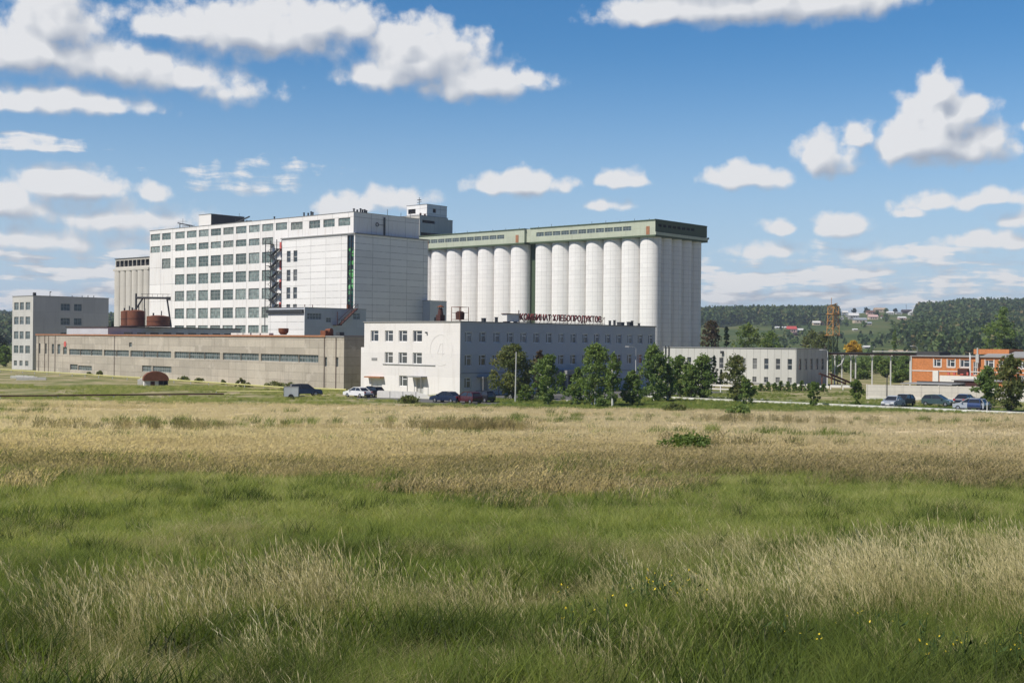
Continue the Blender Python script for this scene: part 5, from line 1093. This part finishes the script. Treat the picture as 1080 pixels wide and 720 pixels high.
# ------------------------------------------------------------------ yard things on the left
p = on_ground(164, 407.5); hut = thing('domed_hut', 'small hut with a rusty rounded roof standing in front of the workshop', 'hut', p, .35)
q = MB(); R_ = 2.05; pts = [(R_ * math.cos(t), 1.15 + 1.35 * math.sin(t)) for t in [math.pi * k / 14 for k in range(15)]]
q.prism([(R_ * 1.0, .95)] + pts + [(-R_, .95)], -1.5, 1.5, 'y'); q.obj('roof', M['rust'], hut)
q = MB(); q.box(-1.9, .4, -1.35, 1.35, 0, 1.0); q.obj('wall', M['whitewash'], hut); q = MB(); q.box(.4, 1.9, -1.3, 1.3, 0, .98); q.obj('dark_bay', M['void'], hut); q = MB(); q.box(-.9, -.2, -1.4, -1.36, .05, .85); q.obj('door', M['darkrust'], hut)
q = MB(); [q.tube([(x, -1.4, 0), (x, -1.4, 1.0)], .07, 6) for x in (.45, 1.15, 1.85)]; q.obj('post', M['steel'], hut)
for k, (x, y, rz) in enumerate(((151, 406, .2), (156, 406.8, -.1), (24, 399, .1), (33, 401, .3))):
    p = on_ground(x, y); o = thing('concrete_block', ('broken concrete block left of the domed hut' if k < 2 else 'pale concrete slab lying in the weeds at the far left'), 'block', p, rz, 'concrete blocks in the yard'); q = MB(); w_ = (.9, .6, 2.2, 2.6)[k]; q.box(-w_, w_, -.5, .5, 0, (.9, .8, .45, .5)[k]); q.box(-w_ * .6, w_ * .4, -.35, .35, (.9, .8, .45, .5)[k], (1.15, .95, .55, .6)[k]); q.obj('slab', M['kerb'], o); r = MB(); r.bar((-w_ * .5, 0, .5), (-w_ * .5, .1, 1.45 if k < 2 else .9), .05); r.obj('lifting_loop', M['rust'], o)
a_, b_ = on_ground(398, 419.2), on_ground(456, 421.0); d_ = b_ - a_; fw = thing('forecourt_wall', 'low pale concrete wall in front of the office doors', 'wall', a_, math.atan2(d_.y, d_.x)); q = MB()
L_ = d_.length; q.prism([(0, 0), (L_, 0), (L_ - .6, .45), (L_ - 2.5, .95), (.2, 1.0), (0, .9)], -.15, .15, 'y'); q.obj('wall', M['kerb'], fw); q = MB(); [q.box(k * 1.9 - .04, k * 1.9 + .04, -.17, -.151, .02, .93) for k in range(1, 4)]; q.obj('joint', M['coping'], fw)
def pipeline(name, label, pts, r, mat, post, zp):
    t = thing(name, label, 'pipe', (0, 0, 0)); P = [on_ground(*q) + Vector((0, 0, zp)) for q in pts]; q = MB(); q.tube(P, r, 8); q.obj('pipe', M[mat], t); q = MB()
    for i in range(len(P) - 1):
        n_ = max(1, int((P[i + 1] - P[i]).length / 6))
        for k in range(n_): c = P[i].lerp(P[i + 1], k / n_); q.bar((c.x, c.y, zg(c.x, c.y) - .1), (c.x, c.y, c.z - r), .12)
    q.obj('support', M[post], t); return t
pipeline('gas_pipe', 'long yellow gas pipe on low supports in front of the workshop', [(-40, 390), (0, 392.3), (63, 396.2), (150, 402), (220, 407), (300, 413), (365, 415.5)], .11, 'yellow', 'lightsteel', .6)
pipeline('gas_pipe', 'second thinner yellow pipe nearer the field, left of the box trailer', [(228, 416.5), (302, 417)], .09, 'yellow', 'lightsteel', .55)
pipeline('steam_pipe', 'dark rusty pipe along the field edge at the far left', [(-60, 421.5), (0, 421), (120, 420), (236, 418.6)], .10, 'darkrust', 'kerb', .42)
def pole(name, label, x, yb, ytop, r=.1, mat='lightsteel', lean=0.0, arm=None, Y=None, group='poles around the plant'):
    p = on_ground(x, yb) if Y is None else at_px(x, yb, Y)
    if Y is not None: p.z = zg(p.x, p.y)
    H = at_px(x, ytop, p.y).z - p.z; t = thing(name, label, 'pole', p, 0, group); q = MB(); q.tube([(0, 0, -.2), (lean * H, 0, H)], [r, r * .65], 8); q.obj('pole', M[mat], t)
    if arm == 'lamp': q = MB(); q.tube([(lean * H, 0, H - .05), (lean * H - .5, -.3, H + .2), (lean * H - 1.3, -.8, H + .25)], .045, 6); q.obj('arm', M[mat], t); q = MB(); q.box(lean * H - 1.75, lean * H - 1.2, -1.0, -.7, H + .14, H + .32); q.obj('lamp_head', M['lightsteel'], t)
    if arm == 'cross': q = MB(); q.bar((-.9, 0, H - .3), (.9, 0, H - .3), .1); [q.tube([(x_, 0, H - .25), (x_, 0, H)], .06, 6) for x_ in (-.8, 0, .8)]; q.obj('crossarm', M[mat], t)
    return t
pole('lamp_pole', 'tall thin lamp pole in front of the round willow', 543.5, 425, 371, .11, 'lightsteel', .01, None)
pole('support_pole', 'leaning prop beside the lamp pole at the round willow', 537.5, 421, 393, .09, 'lightsteel', .16, None)
pole('street_lamp', 'street lamp rising between the birches before the office', 670.5, 415, 367, .1, 'lightsteel', -.005, 'lamp')
pole('street_lamp', 'lamp post at the shaded corner of the pale store', 872.5, 407, 370, .12, 'whitesteel', 0, 'lamp')
pole('utility_pole', 'dark pole standing before the left end of the panel fence', 935.3, 427.5, 394, .09, 'steel', 0, None)
pole('street_lamp', 'lamp post in front of the left end of the brick building', 967, 403, 366, .1, 'lightsteel', 0, 'lamp')
pole('utility_pole', 'pale pole before the brick wall between the windows', 1023.5, 400, 374, .1, 'whitesteel', 0, None, Y=240)
pole('utility_pole', 'thin pole before the concrete workshop left of the domed hut', 122.5, 396.5, 356, .08, 'steel', 0, 'cross')
pole('marker_post', 'short white post at the kerb on the right', 1041, 436.5, 424, .06, 'whitesteel', 0, None)
p = on_ground(629, 427); yb_ = thing('gas_cabinet', 'small yellow gas cabinet under the broad birch', 'cabinet', p, .3); q = MB(); q.box(-.75, .75, -.3, .3, .35, 1.15); q.obj('box', M['leaf_yellow'] if False else M['yellow_box'] if 'yellow_box' in M else M.setdefault('yellow_box', plain('yellow_box', (.62, .42, .05), .5)), yb_); q = MB(); [q.box(a - .05, a + .05, -.2, .2, 0, .35) for a in (-.6, .6)]; q.box(-.82, .82, -.36, .36, 1.15, 1.2); q.obj('frame', M['lightsteel'], yb_)
a_, b_ = at_px(838, 408, 222), at_px(905, 410, 216); a_.z = b_.z = 0; d_ = b_ - a_; t = thing('slab_barrier', 'low white broken barrier running from the store corner to the fence', 'barrier', a_, math.atan2(d_.y, d_.x)); L_ = d_.length
q = MB(); [q.box(x, x + 1.9, -.06, .06, .35 + .12 * math.sin(x), .78 + .12 * math.sin(x)) for x in np.arange(0, L_ - 1.5, 2.2)]; q.obj('rail', M['whitewash'], t); q = MB(); [q.box(x - .08, x + .08, -.08, .08, 0, .8) for x in np.arange(0, L_, 2.2)]; q.obj('post', M['kerb'], t)
p = on_ground(760, 413.5); t = thing('slab_barrier', 'low pale railing in front of the left windows of the pale store', 'barrier', p, YARD + math.pi / 2); q = MB(); q.box(-6, 6, -.05, .05, 1.0, 1.25); q.box(-6, 6, -.05, .05, .45, .6); q.obj('rail', M['kerb'], t); q = MB(); [q.box(x - .07, x + .07, -.07, .07, 0, 1.25) for x in (-5.9, -3, 0, 3, 5.9)]; q.obj('post', M['kerb'], t)

# ------------------------------------------------------------------ the air between here and the hills
hz = MB(); hz.box(-2500, 2500, -120, 2900, -3.0, 84.0)
hm = bpy.data.materials.new('air'); hm.use_nodes = True; ht = NT(hm.node_tree); ht.n.clear(); ho_ = ht.node('ShaderNodeOutputMaterial'); pv = ht.node('ShaderNodeVolumePrincipled')
pv.inputs['Color'].default_value = (.80, .88, 1.0, 1); pv.inputs['Density'].default_value = .00018; pv.inputs['Anisotropy'].default_value = .2
ht.l.new(pv.outputs[0], ho_.inputs['Volume']); tag(hz.obj('haze', hm), kind='stuff')

# ------------------------------------------------------------------ the field: grasses nobody could count
def blade_mesh(name, rng, nb, h, spread, w, mat, curve=.35, head=0.0, wind=(.10, .02), seg=3, tint_j=.2, leafy=0.0):
    """one tuft of blades: each a tapering bent strip; heads: a plume of short flat strips at the top"""
    V = []; F = []; 
    for i in range(nb):
        an = rng.random() * 6.283; r = spread * math.sqrt(rng.random()); bx, by = r * math.cos(an), r * math.sin(an); H = h * (.55 + .6 * rng.random())
        la = rng.random() * 6.283; L = H * curve * (.3 + rng.random()); dx, dy = math.cos(la) * L + wind[0] * H * (.5 + rng.random()), math.sin(la) * L + wind[1] * H
        sa = rng.random() * 6.283; sx, sy = math.cos(sa) * w / 2, math.sin(sa) * w / 2; base = len(V)
        for k in range(seg + 1):
            t = k / seg; ww = (1 - t) ** .7 * (1 if not leafy else math.sin(math.pi * min(1, t * .85 + .15)) * leafy + .2); ww = max(ww, .10)
            x, y, z = bx + dx * t * t, by + dy * t * t, H * (t - .22 * t * t * curve)
            V += [(x - sx * ww, y - sy * ww, z), (x + sx * ww, y + sy * ww, z)]
        for k in range(seg): a = base + 2 * k; F.append((a, a + 1, a + 3, a + 2))
        if head:
            for j in range(5):
                t = .80 + .05 * j; x, y, z = bx + dx * t * t, by + dy * t * t, H * (t - .22 * t * t * curve); a2 = rng.random() * 6.283; hw = head * (.5 + .5 * rng.random()); hl = H * .085
                ex, ey = math.cos(a2) * hw, math.sin(a2) * hw; b = len(V)
                V += [(x, y, z), (x + ex * .6, y + ey * .6, z + hl * .5), (x + ex * .5 + dx * .1, y + ey * .5 + dy * .1, z + hl * 1.3), (x - ex * .5, y - ey * .5, z + hl * .6)]; F.append((b, b + 1, b + 2, b + 3))
    V = np.array(V); V[:, 2] -= .02
    return np_mesh(name, V, np.array(F), mat, smooth=False)
def flower_mesh(name, rng, n, h, spread, stem, petal):
    q = MB()
    for i in range(n):
        an = rng.random() * 6.283; r = spread * math.sqrt(rng.random()); x, y = r * math.cos(an), r * math.sin(an); H = h * (.7 + .5 * rng.random()); dx, dy = rng.normal() * .05, rng.normal() * .05
        q.bar((x, y, 0), (x + dx, y + dy, H), .006, .006, 0)
        for l in range(4): a2 = rng.random() * 6.283; z = H * (.2 + .18 * l); q.face([(x + dx * z / H, y + dy * z / H, z), (x + .05 * math.cos(a2) + .012, y + .05 * math.sin(a2), z + .02), (x + .09 * math.cos(a2), y + .09 * math.sin(a2), z + .06), (x + .05 * math.cos(a2) - .012, y + .05 * math.sin(a2), z + .03)], 0)
        for j in range(rng.integers(1, 3)):
            px_, py_, pz = x + dx + rng.normal() * .035, y + dy + rng.normal() * .035, H + rng.normal() * .03; R_ = .007 + .004 * rng.random(); t1, t2 = rng.normal() * .5, rng.normal() * .5
            q.face([(px_ + R_ * math.cos(a), py_ + R_ * math.sin(a), pz + R_ * (math.cos(a) * t1 + math.sin(a) * t2)) for a in [k * 1.0472 for k in range(6)]], 1)
    return q.mesh(name, [stem, petal])
def scatter(name, meshes, X, Y, scale, tint, zoff=0.0):
    """one object: points on the ground, a tuft drawn on each"""
    n = len(X); Z = ground_z(X, Y) + zoff
    me = bpy.data.meshes.new(name); me.vertices.add(n); me.vertices.foreach_set('co', np.stack([X, Y, Z], -1).astype(np.float32).ravel())
    r2 = np.random.default_rng(n)
    for nm, typ, arr in (('size', 'FLOAT', scale), ('turn', 'FLOAT', r2.uniform(-.9, .9, n)), ('tint', 'FLOAT', tint), ('which', 'INT', r2.integers(0, len(meshes), n))):
        a = me.attributes.new(nm, typ, 'POINT'); a.data.foreach_set('value', np.asarray(arr, np.int32 if typ == 'INT' else np.float32))
    o = link(name, me); tag(o, kind='stuff')
    col = bpy.data.collections.new(name + '_tufts')
    for k, m_ in enumerate(meshes): col.objects.link(bpy.data.objects.new('%s_tuft_%02d' % (name, k), m_))
    ng = bpy.data.node_groups.new(name, 'GeometryNodeTree'); ng.interface.new_socket('Geometry', in_out='INPUT', socket_type='NodeSocketGeometry'); ng.interface.new_socket('Geometry', in_out='OUTPUT', socket_type='NodeSocketGeometry')
    N = ng.nodes; L = ng.links; gi_, go2 = N.new('NodeGroupInput'), N.new('NodeGroupOutput'); ip = N.new('GeometryNodeInstanceOnPoints'); ci = N.new('GeometryNodeCollectionInfo'); ci.inputs['Collection'].default_value = col; ci.inputs['Separate Children'].default_value = True; ci.inputs['Reset Children'].default_value = True
    def att(nm, typ): a = N.new('GeometryNodeInputNamedAttribute'); a.data_type = typ; a.inputs['Name'].default_value = nm; return a.outputs['Attribute']
    L.new(gi_.outputs[0], ip.inputs['Points']); L.new(ci.outputs[0], ip.inputs['Instance']); ip.inputs['Pick Instance'].default_value = True; L.new(att('which', 'INT'), ip.inputs['Instance Index'])
    cx = N.new('ShaderNodeCombineXYZ'); L.new(att('turn', 'FLOAT'), cx.inputs[2]); L.new(cx.outputs[0], ip.inputs['Rotation']); L.new(att('size', 'FLOAT'), ip.inputs['Scale']); L.new(ip.outputs[0], go2.inputs[0])
    md = o.modifiers.new('tufts', 'NODES'); md.node_group = ng
    return o
def fbm(x, y, seed, octs=4, lac=2.0, gain=.55):
    """smooth value noise, 0..1"""
    r = np.random.default_rng(seed); out = np.zeros_like(x); amp = 1.0; tot = 0
    for o in range(octs):
        T = r.random((64, 64)); xi = np.floor(x).astype(int); yi = np.floor(y).astype(int); fx = x - xi; fy = y - yi; fx = fx * fx * (3 - 2 * fx); fy = fy * fy * (3 - 2 * fy)
        g_ = lambda a, b: T[a % 64, b % 64]
        out += amp * ((g_(xi, yi) * (1 - fx) + g_(xi + 1, yi) * fx) * (1 - fy) + (g_(xi, yi + 1) * (1 - fx) + g_(xi + 1, yi + 1) * fx) * fy); tot += amp; amp *= gain; x = x * lac + 17.3; y = y * lac + 9.1
    return out / tot
def wedge(n, y0, y1, rng, wide=.50, pad=5.0):
    """points uniform over the ground in view between two distances"""
    Y = rng.uniform(y0, y1, n * 2); wmax = wide * y1 + pad; keep = rng.random(n * 2) < (wide * Y + pad) / wmax; Y = Y[keep][:n]; X = rng.uniform(-1, 1, len(Y)) * (wide * Y + pad); return X, Y
GREEN = [(0, (.040, .062, .012)), (.35, (.145, .195, .038)), (.7, (.285, .335, .078)), (1, (.50, .49, .20))]
STRAW = [(0, (.15, .145, .055)), (.35, (.33, .295, .125)), (.7, (.55, .475, .25)), (1, (.72, .64, .40))]
FIELD = [(0, (.19, .19, .075)), (.25, (.50, .41, .22)), (.5, (.78, .635, .39)), (.8, (.85, .705, .46)), (1, (.87, .735, .51))]
def grassmat(name, stops, trans, up):
    """thin leaves: both sides scatter, and a sward's blades shade together (their normals lean to the sky)"""
    m = leafmat(name, stops, trans, 'tint', 'INSTANCER', .6); t = NT(m.node_tree)
    nn = t.vmath('NORMALIZE', t.vmath('ADD', t.vmath('SCALE', t.node('ShaderNodeNewGeometry').outputs['Normal'], scale=1 - up), (0, 0, up)))
    for nd in list(t.n):
        if nd.type == 'BSDF_PRINCIPLED': t.l.new(nn, nd.inputs['Normal'])
        if nd.type == 'BSDF_TRANSLUCENT': t.l.new(t.vmath('NORMALIZE', t.vmath('ADD', t.vmath('SCALE', t.node('ShaderNodeNewGeometry').outputs['Normal'], scale=1 - up), (0, 0, -up))), nd.inputs['Normal'])
    return m
for nm, st, tr, up in (('grass_green', GREEN, .48, .55), ('grass_straw', STRAW, .35, .45), ('grass_field', FIELD, .5, .85)): M[nm] = grassmat(nm, st, tr, up)
M['petal'] = plain('yellow_petal', (.70, .52, .03), .6, var=.15); M['stem'] = plain('flower_stem', (.06, .10, .025), .8)
rg = np.random.default_rng(11)
short = [blade_mesh('short_green', rg, 36, .20, .30, .008, M['grass_green'], .9) for k in range(4)]
lush = [blade_mesh('lush_green', rg, 46, .42, .28, .0085, M['grass_green'], .7, leafy=.8) for k in range(4)]
weed = [blade_mesh('weedy_green', rg, 46, .55, .34, .020, M['grass_green'], .55, leafy=1.1) for k in range(3)]
straw = [blade_mesh('tall_straw', rg, 19, .95, .26, .0042, M['grass_straw'], .40, head=.0085, wind=(-.20, .03), seg=5) for k in range(6)]
tallg = [blade_mesh('tall_green', rg, 46, .62, .30, .006, M['grass_green'], .55, wind=(-.08, .02), seg=4) for k in range(4)]
strawlow = [blade_mesh('tangled_straw', rg, 38, .42, .34, .0048, M['grass_straw'], 1.1, wind=(.15, .0), seg=4) for k in range(4)]
midt = [blade_mesh('mid_field', rg, 28, .42, .55, .020, M['grass_field'], .55, head=.02, wind=(.12, 0)) for k in range(4)]
fart = [blade_mesh('far_field', rg, 22, .30, 1.0, .040, M['grass_field'], .5, head=.035, wind=(.12, 0)) for k in range(4)]
flow = [flower_mesh('yellow_flowers', rg, 4, .42, .22, M['stem'], M['petal']) for k in range(3)]

def band(Y, a, b, c, d_): return np.clip((Y - a) / (b - a), 0, 1) * np.clip((d_ - Y) / (d_ - c), 0, 1)
# foreground under-storey
X, Y = wedge(17000, 7.5, 22, rg); f1 = fbm(X * .55, Y * .55, 1); f2 = fbm(X * .9, Y * .9, 2)
scatter('foreground_grass', lush, X, Y, np.clip(.12 + 2.4 * np.clip(f1 - .30, 0, 1) * rg.uniform(.6, 1.4, len(X)), .12, 1.5), np.clip(-.10 + .95 * f2 + rg.normal(size=len(X)) * .16 - .08 * (Y < 12), 0, 1))
# tall straw clumps: a big plume at the left, a band at the right, tangles along the bottom
X, Y = wedge(26000, 8.5, 24, rg); u_ = X / Y * FOCAL + 540
clump = np.zeros_like(X)
for cx, cy, sx, sy, s_ in ((-3.4, 14.0, 1.0, 1.1, 1.0), (-2.3, 14.3, .9, 1.0, 1.0), (-4.6, 13.4, .6, .9, .55), (-.5, 14.2, .7, .9, .55), (1.3, 14.9, .8, .9, .5), (2.5, 14.6, .8, .9, .6), (4.9, 15.6, 1.2, 1.5, .8), (6.7, 15.2, 1.0, 1.6, .85), (1.2, 11.4, .9, .6, .4), (-1.9, 11.2, .9, .6, .35), (5.8, 18.8, 2.2, 1.5, .6), (8.6, 19.0, 1.8, 1.7, .7)):
    clump = np.maximum(clump, s_ * np.exp(-((X - cx) / sx) ** 2 - ((Y - cy) / sy) ** 2))
f1 = fbm(X * .55, Y * .55, 5); prob = np.clip(clump * 1.15 * (.45 + f1) + .10 * np.clip((f1 - .52) * 6, 0, 1) * (Y < 17), 0, 1); keep = rg.random(len(X)) < prob * .40; X, Y, cl, f1 = X[keep], Y[keep], clump[keep], f1[keep]
scatter('tall_dry_grass', straw, X, Y, np.clip(.48 + .50 * cl + rg.normal(size=len(X)) * .14, .3, 1.2), np.clip(.34 + .50 * f1 + rg.normal(size=len(X)) * .20, 0, 1))
kk = rg.random(len(X)) < .75; X2, Y2, c2 = X[kk] + rg.normal(size=kk.sum()) * .2, Y[kk] + rg.normal(size=kk.sum()) * .2, cl[kk]
scatter('tall_green_grass', tallg, X2, Y2, np.clip(.50 + .6 * c2 + rg.normal(size=len(X2)) * .18, .3, 1.3), np.clip(.10 + .6 * fbm(X2 * .8, Y2 * .8, 51) + rg.normal(size=len(X2)) * .15, 0, 1))
X, Y = wedge(16000, 8, 26, rg); f1 = fbm(X * .5 + 40, Y * .5, 8); keep = rg.random(len(X)) < np.clip((f1 - .40 - .008 * np.maximum(0, Y - 15)) * 4, 0, 1) * .6; X, Y, f1 = X[keep], Y[keep], f1[keep]
scatter('tangled_dry_grass', strawlow, X, Y, rg.uniform(.6, 1.15, len(X)), np.clip(.22 + .6 * (f1 - .3) + rg.normal(size=len(X)) * .18, 0, 1))
X, Y = wedge(2600, 8, 20, rg); f1 = fbm(X * .45 + 11, Y * .45 + 5, 21); keep = f1 > .52; X, Y = X[keep], Y[keep]
scatter('leafy_weeds', weed, X, Y, rg.uniform(.5, 1.05, len(X)), np.clip(rg.normal(.28, .16, len(X)), 0, 1))
mx_, my_ = [], []
for cx, cy, sx, sy, n_ in ((-2.6, 12.7, .8, .45, 60), (-.75, 12.9, .55, .4, 42), (-5.2, 11.8, .7, .5, 40), (4.9, 11.3, .9, .4, 50), (2.6, 13.5, .5, .3, 24), (1.0, 12.2, .5, .3, 20), (6.2, 13.6, .6, .4, 24), (-4.4, 10.2, 1.4, .4, 36)): mx_.append(rg.normal(cx, sx * .6, n_)); my_.append(rg.normal(cy, sy * .6, n_))
X, Y = np.concatenate(mx_), np.clip(np.concatenate(my_), 9, 30)
scatter('dark_weed_mounds', weed, X, Y, rg.uniform(.55, 1.15, len(X)), np.clip(rg.normal(.14, .13, len(X)), 0, 1))
# green sward
X, Y = wedge(40000, 17, 54, rg, .47); f1 = fbm(X * .11, Y * .20, 3); f2 = fbm(X * .9, Y * .9, 4); keep = rg.random(len(X)) < np.clip((42 - Y + 40 * (f1 - .5)) / 9, 0, 1); X, Y, f1, f2 = X[keep], Y[keep], f1[keep], f2[keep]
scatter('green_sward', short, X, Y, (.35 + 1.5 * f2) * rg.uniform(.6, 1.4, len(X)) * (1 + (Y - 17) * .012), np.clip(.06 + .75 * f1 + .55 * (f2 - .25) + rg.normal(size=len(X)) * .16, 0, 1))
X, Y = wedge(5200, 18, 46, rg); f1 = fbm(X * .22, Y * .4, 31); keep = rg.random(len(X)) < np.clip((f1 - .48) * 5, 0, 1) * .4; X, Y = X[keep], Y[keep]
scatter('sward_seed_heads', strawlow, X, Y, rg.uniform(.3, .8, len(X)), np.clip(rg.normal(.40, .2, len(X)), 0, 1))
X, Y = wedge(4600, 17, 46, rg); f1 = fbm(X * .30, Y * .5, 33); keep = (f1 > .54) & (rg.random(len(X)) < .75); X, Y = X[keep], Y[keep]
scatter('sward_weeds', weed, X, Y, rg.uniform(.4, .95, len(X)), np.clip(rg.normal(.22, .16, len(X)), 0, 1))
X, Y = wedge(2400, 9, 40, rg); f1 = fbm(X * .3 + 20, Y * .4, 61); keep = rg.random(len(X)) < np.clip((f1 - .40) * 4, 0, 1); X, Y = X[keep], Y[keep]
scatter('dry_stems', straw, X, Y, rg.uniform(.25, .62, len(X)), np.clip(rg.normal(.34, .2, len(X)), 0, 1))
# brownish belt and dry tan field beyond
X, Y = wedge(22000, 25, 74, rg, .47); f1 = fbm(X * .11, Y * .20, 3); f2 = fbm(X * .5, Y * .5, 7); k_ = np.clip((Y - 34 - 40 * (f1 - .5)) / 8, 0, 1); keep = rg.random(len(X)) < k_; X, Y, f1, f2 = X[keep], Y[keep], f1[keep], f2[keep]
tt = .24 + .52 * np.clip((Y - 46 + 26 * (fbm(X * .08, Y * .14, 29) - .5)) / 14, 0, 1) + .30 * (f2 - .5) + rg.normal(size=len(X)) * .10 - .35 * np.clip((fbm(X * .12, Y * .22, 9) - .60) * 7, 0, 1)
scatter('brown_field_grass', midt, X, Y, (.7 + .7 * f2) * rg.uniform(.7, 1.25, len(X)), np.clip(tt, 0, 1))
X, Y = wedge(19000, 66, 160, rg, .47); f1 = fbm(X * .05, Y * .07, 12); f2 = fbm(X * .25, Y * .35, 13); lim = 149.5 - .10 * X - 6 * (f2 - .5); keep = Y < lim; X, Y, f1, f2 = X[keep], Y[keep], f1[keep], f2[keep]
tt = .92 + .45 * (f1 - .5) + .40 * (f2 - .5) + rg.normal(size=len(X)) * .09 - .5 * np.clip((fbm(X * .045, Y * .10, 15) - .61) * 7, 0, 1)
scatter('dry_field_grass', fart, X, Y, (.45 + .7 * f2) * rg.uniform(.7, 1.25, len(X)), np.clip(tt, 0, 1))
X, Y = wedge(9000, 46, 150, rg, .47); f1 = fbm(X * .055 + 9, Y * .10 + 4, 41); keep = rg.random(len(X)) < np.clip((f1 - .63) * 9, 0, 1) * .55; X, Y = X[keep], Y[keep]
scatter('green_patches', lush, X, Y, rg.uniform(.5, 1.3, len(X)) * (1 + Y * .006), np.clip(rg.normal(.55, .2, len(X)), 0, 1))
# weeds standing darker in the dry field, and the grass of the yard
X, Y = wedge(6500, 40, 150, rg, .47); f1 = fbm(X * .06 + 3, Y * .11, 17); keep = (f1 > .62) & (rg.random(len(X)) < .5); X, Y = X[keep], Y[keep]
scatter('field_weeds', weed, X, Y, rg.uniform(.7, 1.6, len(X)), np.clip(rg.normal(.38, .16, len(X)), 0, 1))
dock = [blade_mesh('brown_dock', rg, 40, .9, .45, .03, M['grass_field'], .35, head=.05, leafy=.7) for k in range(3)]
X = np.concatenate([rg.normal(-3.2, 2.4, 130), rg.normal(-26, 4, 60), rg.normal(24, 5, 70), rg.normal(10, 2, 40)]); Y = np.concatenate([rg.normal(92, 1.3, 130), rg.normal(84, 2, 60), rg.normal(112, 2, 70), rg.normal(60, 1.5, 40)])
scatter('brown_weeds', dock, X, Y, rg.uniform(.4, 1.0, len(X)), np.clip(rg.normal(.20, .09, len(X)), 0, 1))
X = rg.uniform(-85, 75, 30000); Y = rg.uniform(139, 206, 30000); av, au = X * AX_V.x + Y * AX_V.y, X * AX_U.x + Y * AX_U.y
lim = 149.0 - .10 * X; free = (Y > lim) & ~((av > 148) & (av < 155.3) & (au < 74)) & ~((au > 104.8) & (au < 122) & (av > 129)) & ~((av > 112) & (av < 120) & (au > 105) & (au < 131)) & ~((au > 121) & (av > 128))
wall_side = (X - wp.x) * wv.x + (Y - wp.y) * wv.y; free &= ~((wall_side > -.2) & (X < wp.x + 8)); free &= (X > -8) | (fbm(X * .12, Y * .16, 19) > .49); free &= ~((X > 30) & (av > 160) & (fbm(X * .2, Y * .2, 23) < .5))
X, Y = X[free], Y[free]
scatter('yard_grass', weed, X, Y, rg.uniform(.35, .95, len(X)) * np.where(X > -6, .8, 1.0), np.clip(rg.normal(.58, .17, len(X)) + .2 * (X < -8), 0, 1))
# wild flowers in the foreground
fx, fy = [], []
for cx, cy, sx, sy, n_ in ((5.3, 11.6, 1.1, .6, 20), (1.7, 15.6, 1.0, .9, 18), (3.9, 12.8, 1.5, .9, 8), (.9, 13.2, .6, .6, 5)): fx.append(rg.normal(cx, sx * .6, n_)); fy.append(rg.normal(cy, sy * .6, n_))
X, Y = np.concatenate(fx), np.clip(np.concatenate(fy), 9.5, 30)
scatter('yellow_wildflowers', flow, X, Y, rg.uniform(.75, 1.3, len(X)), np.zeros(len(X)))
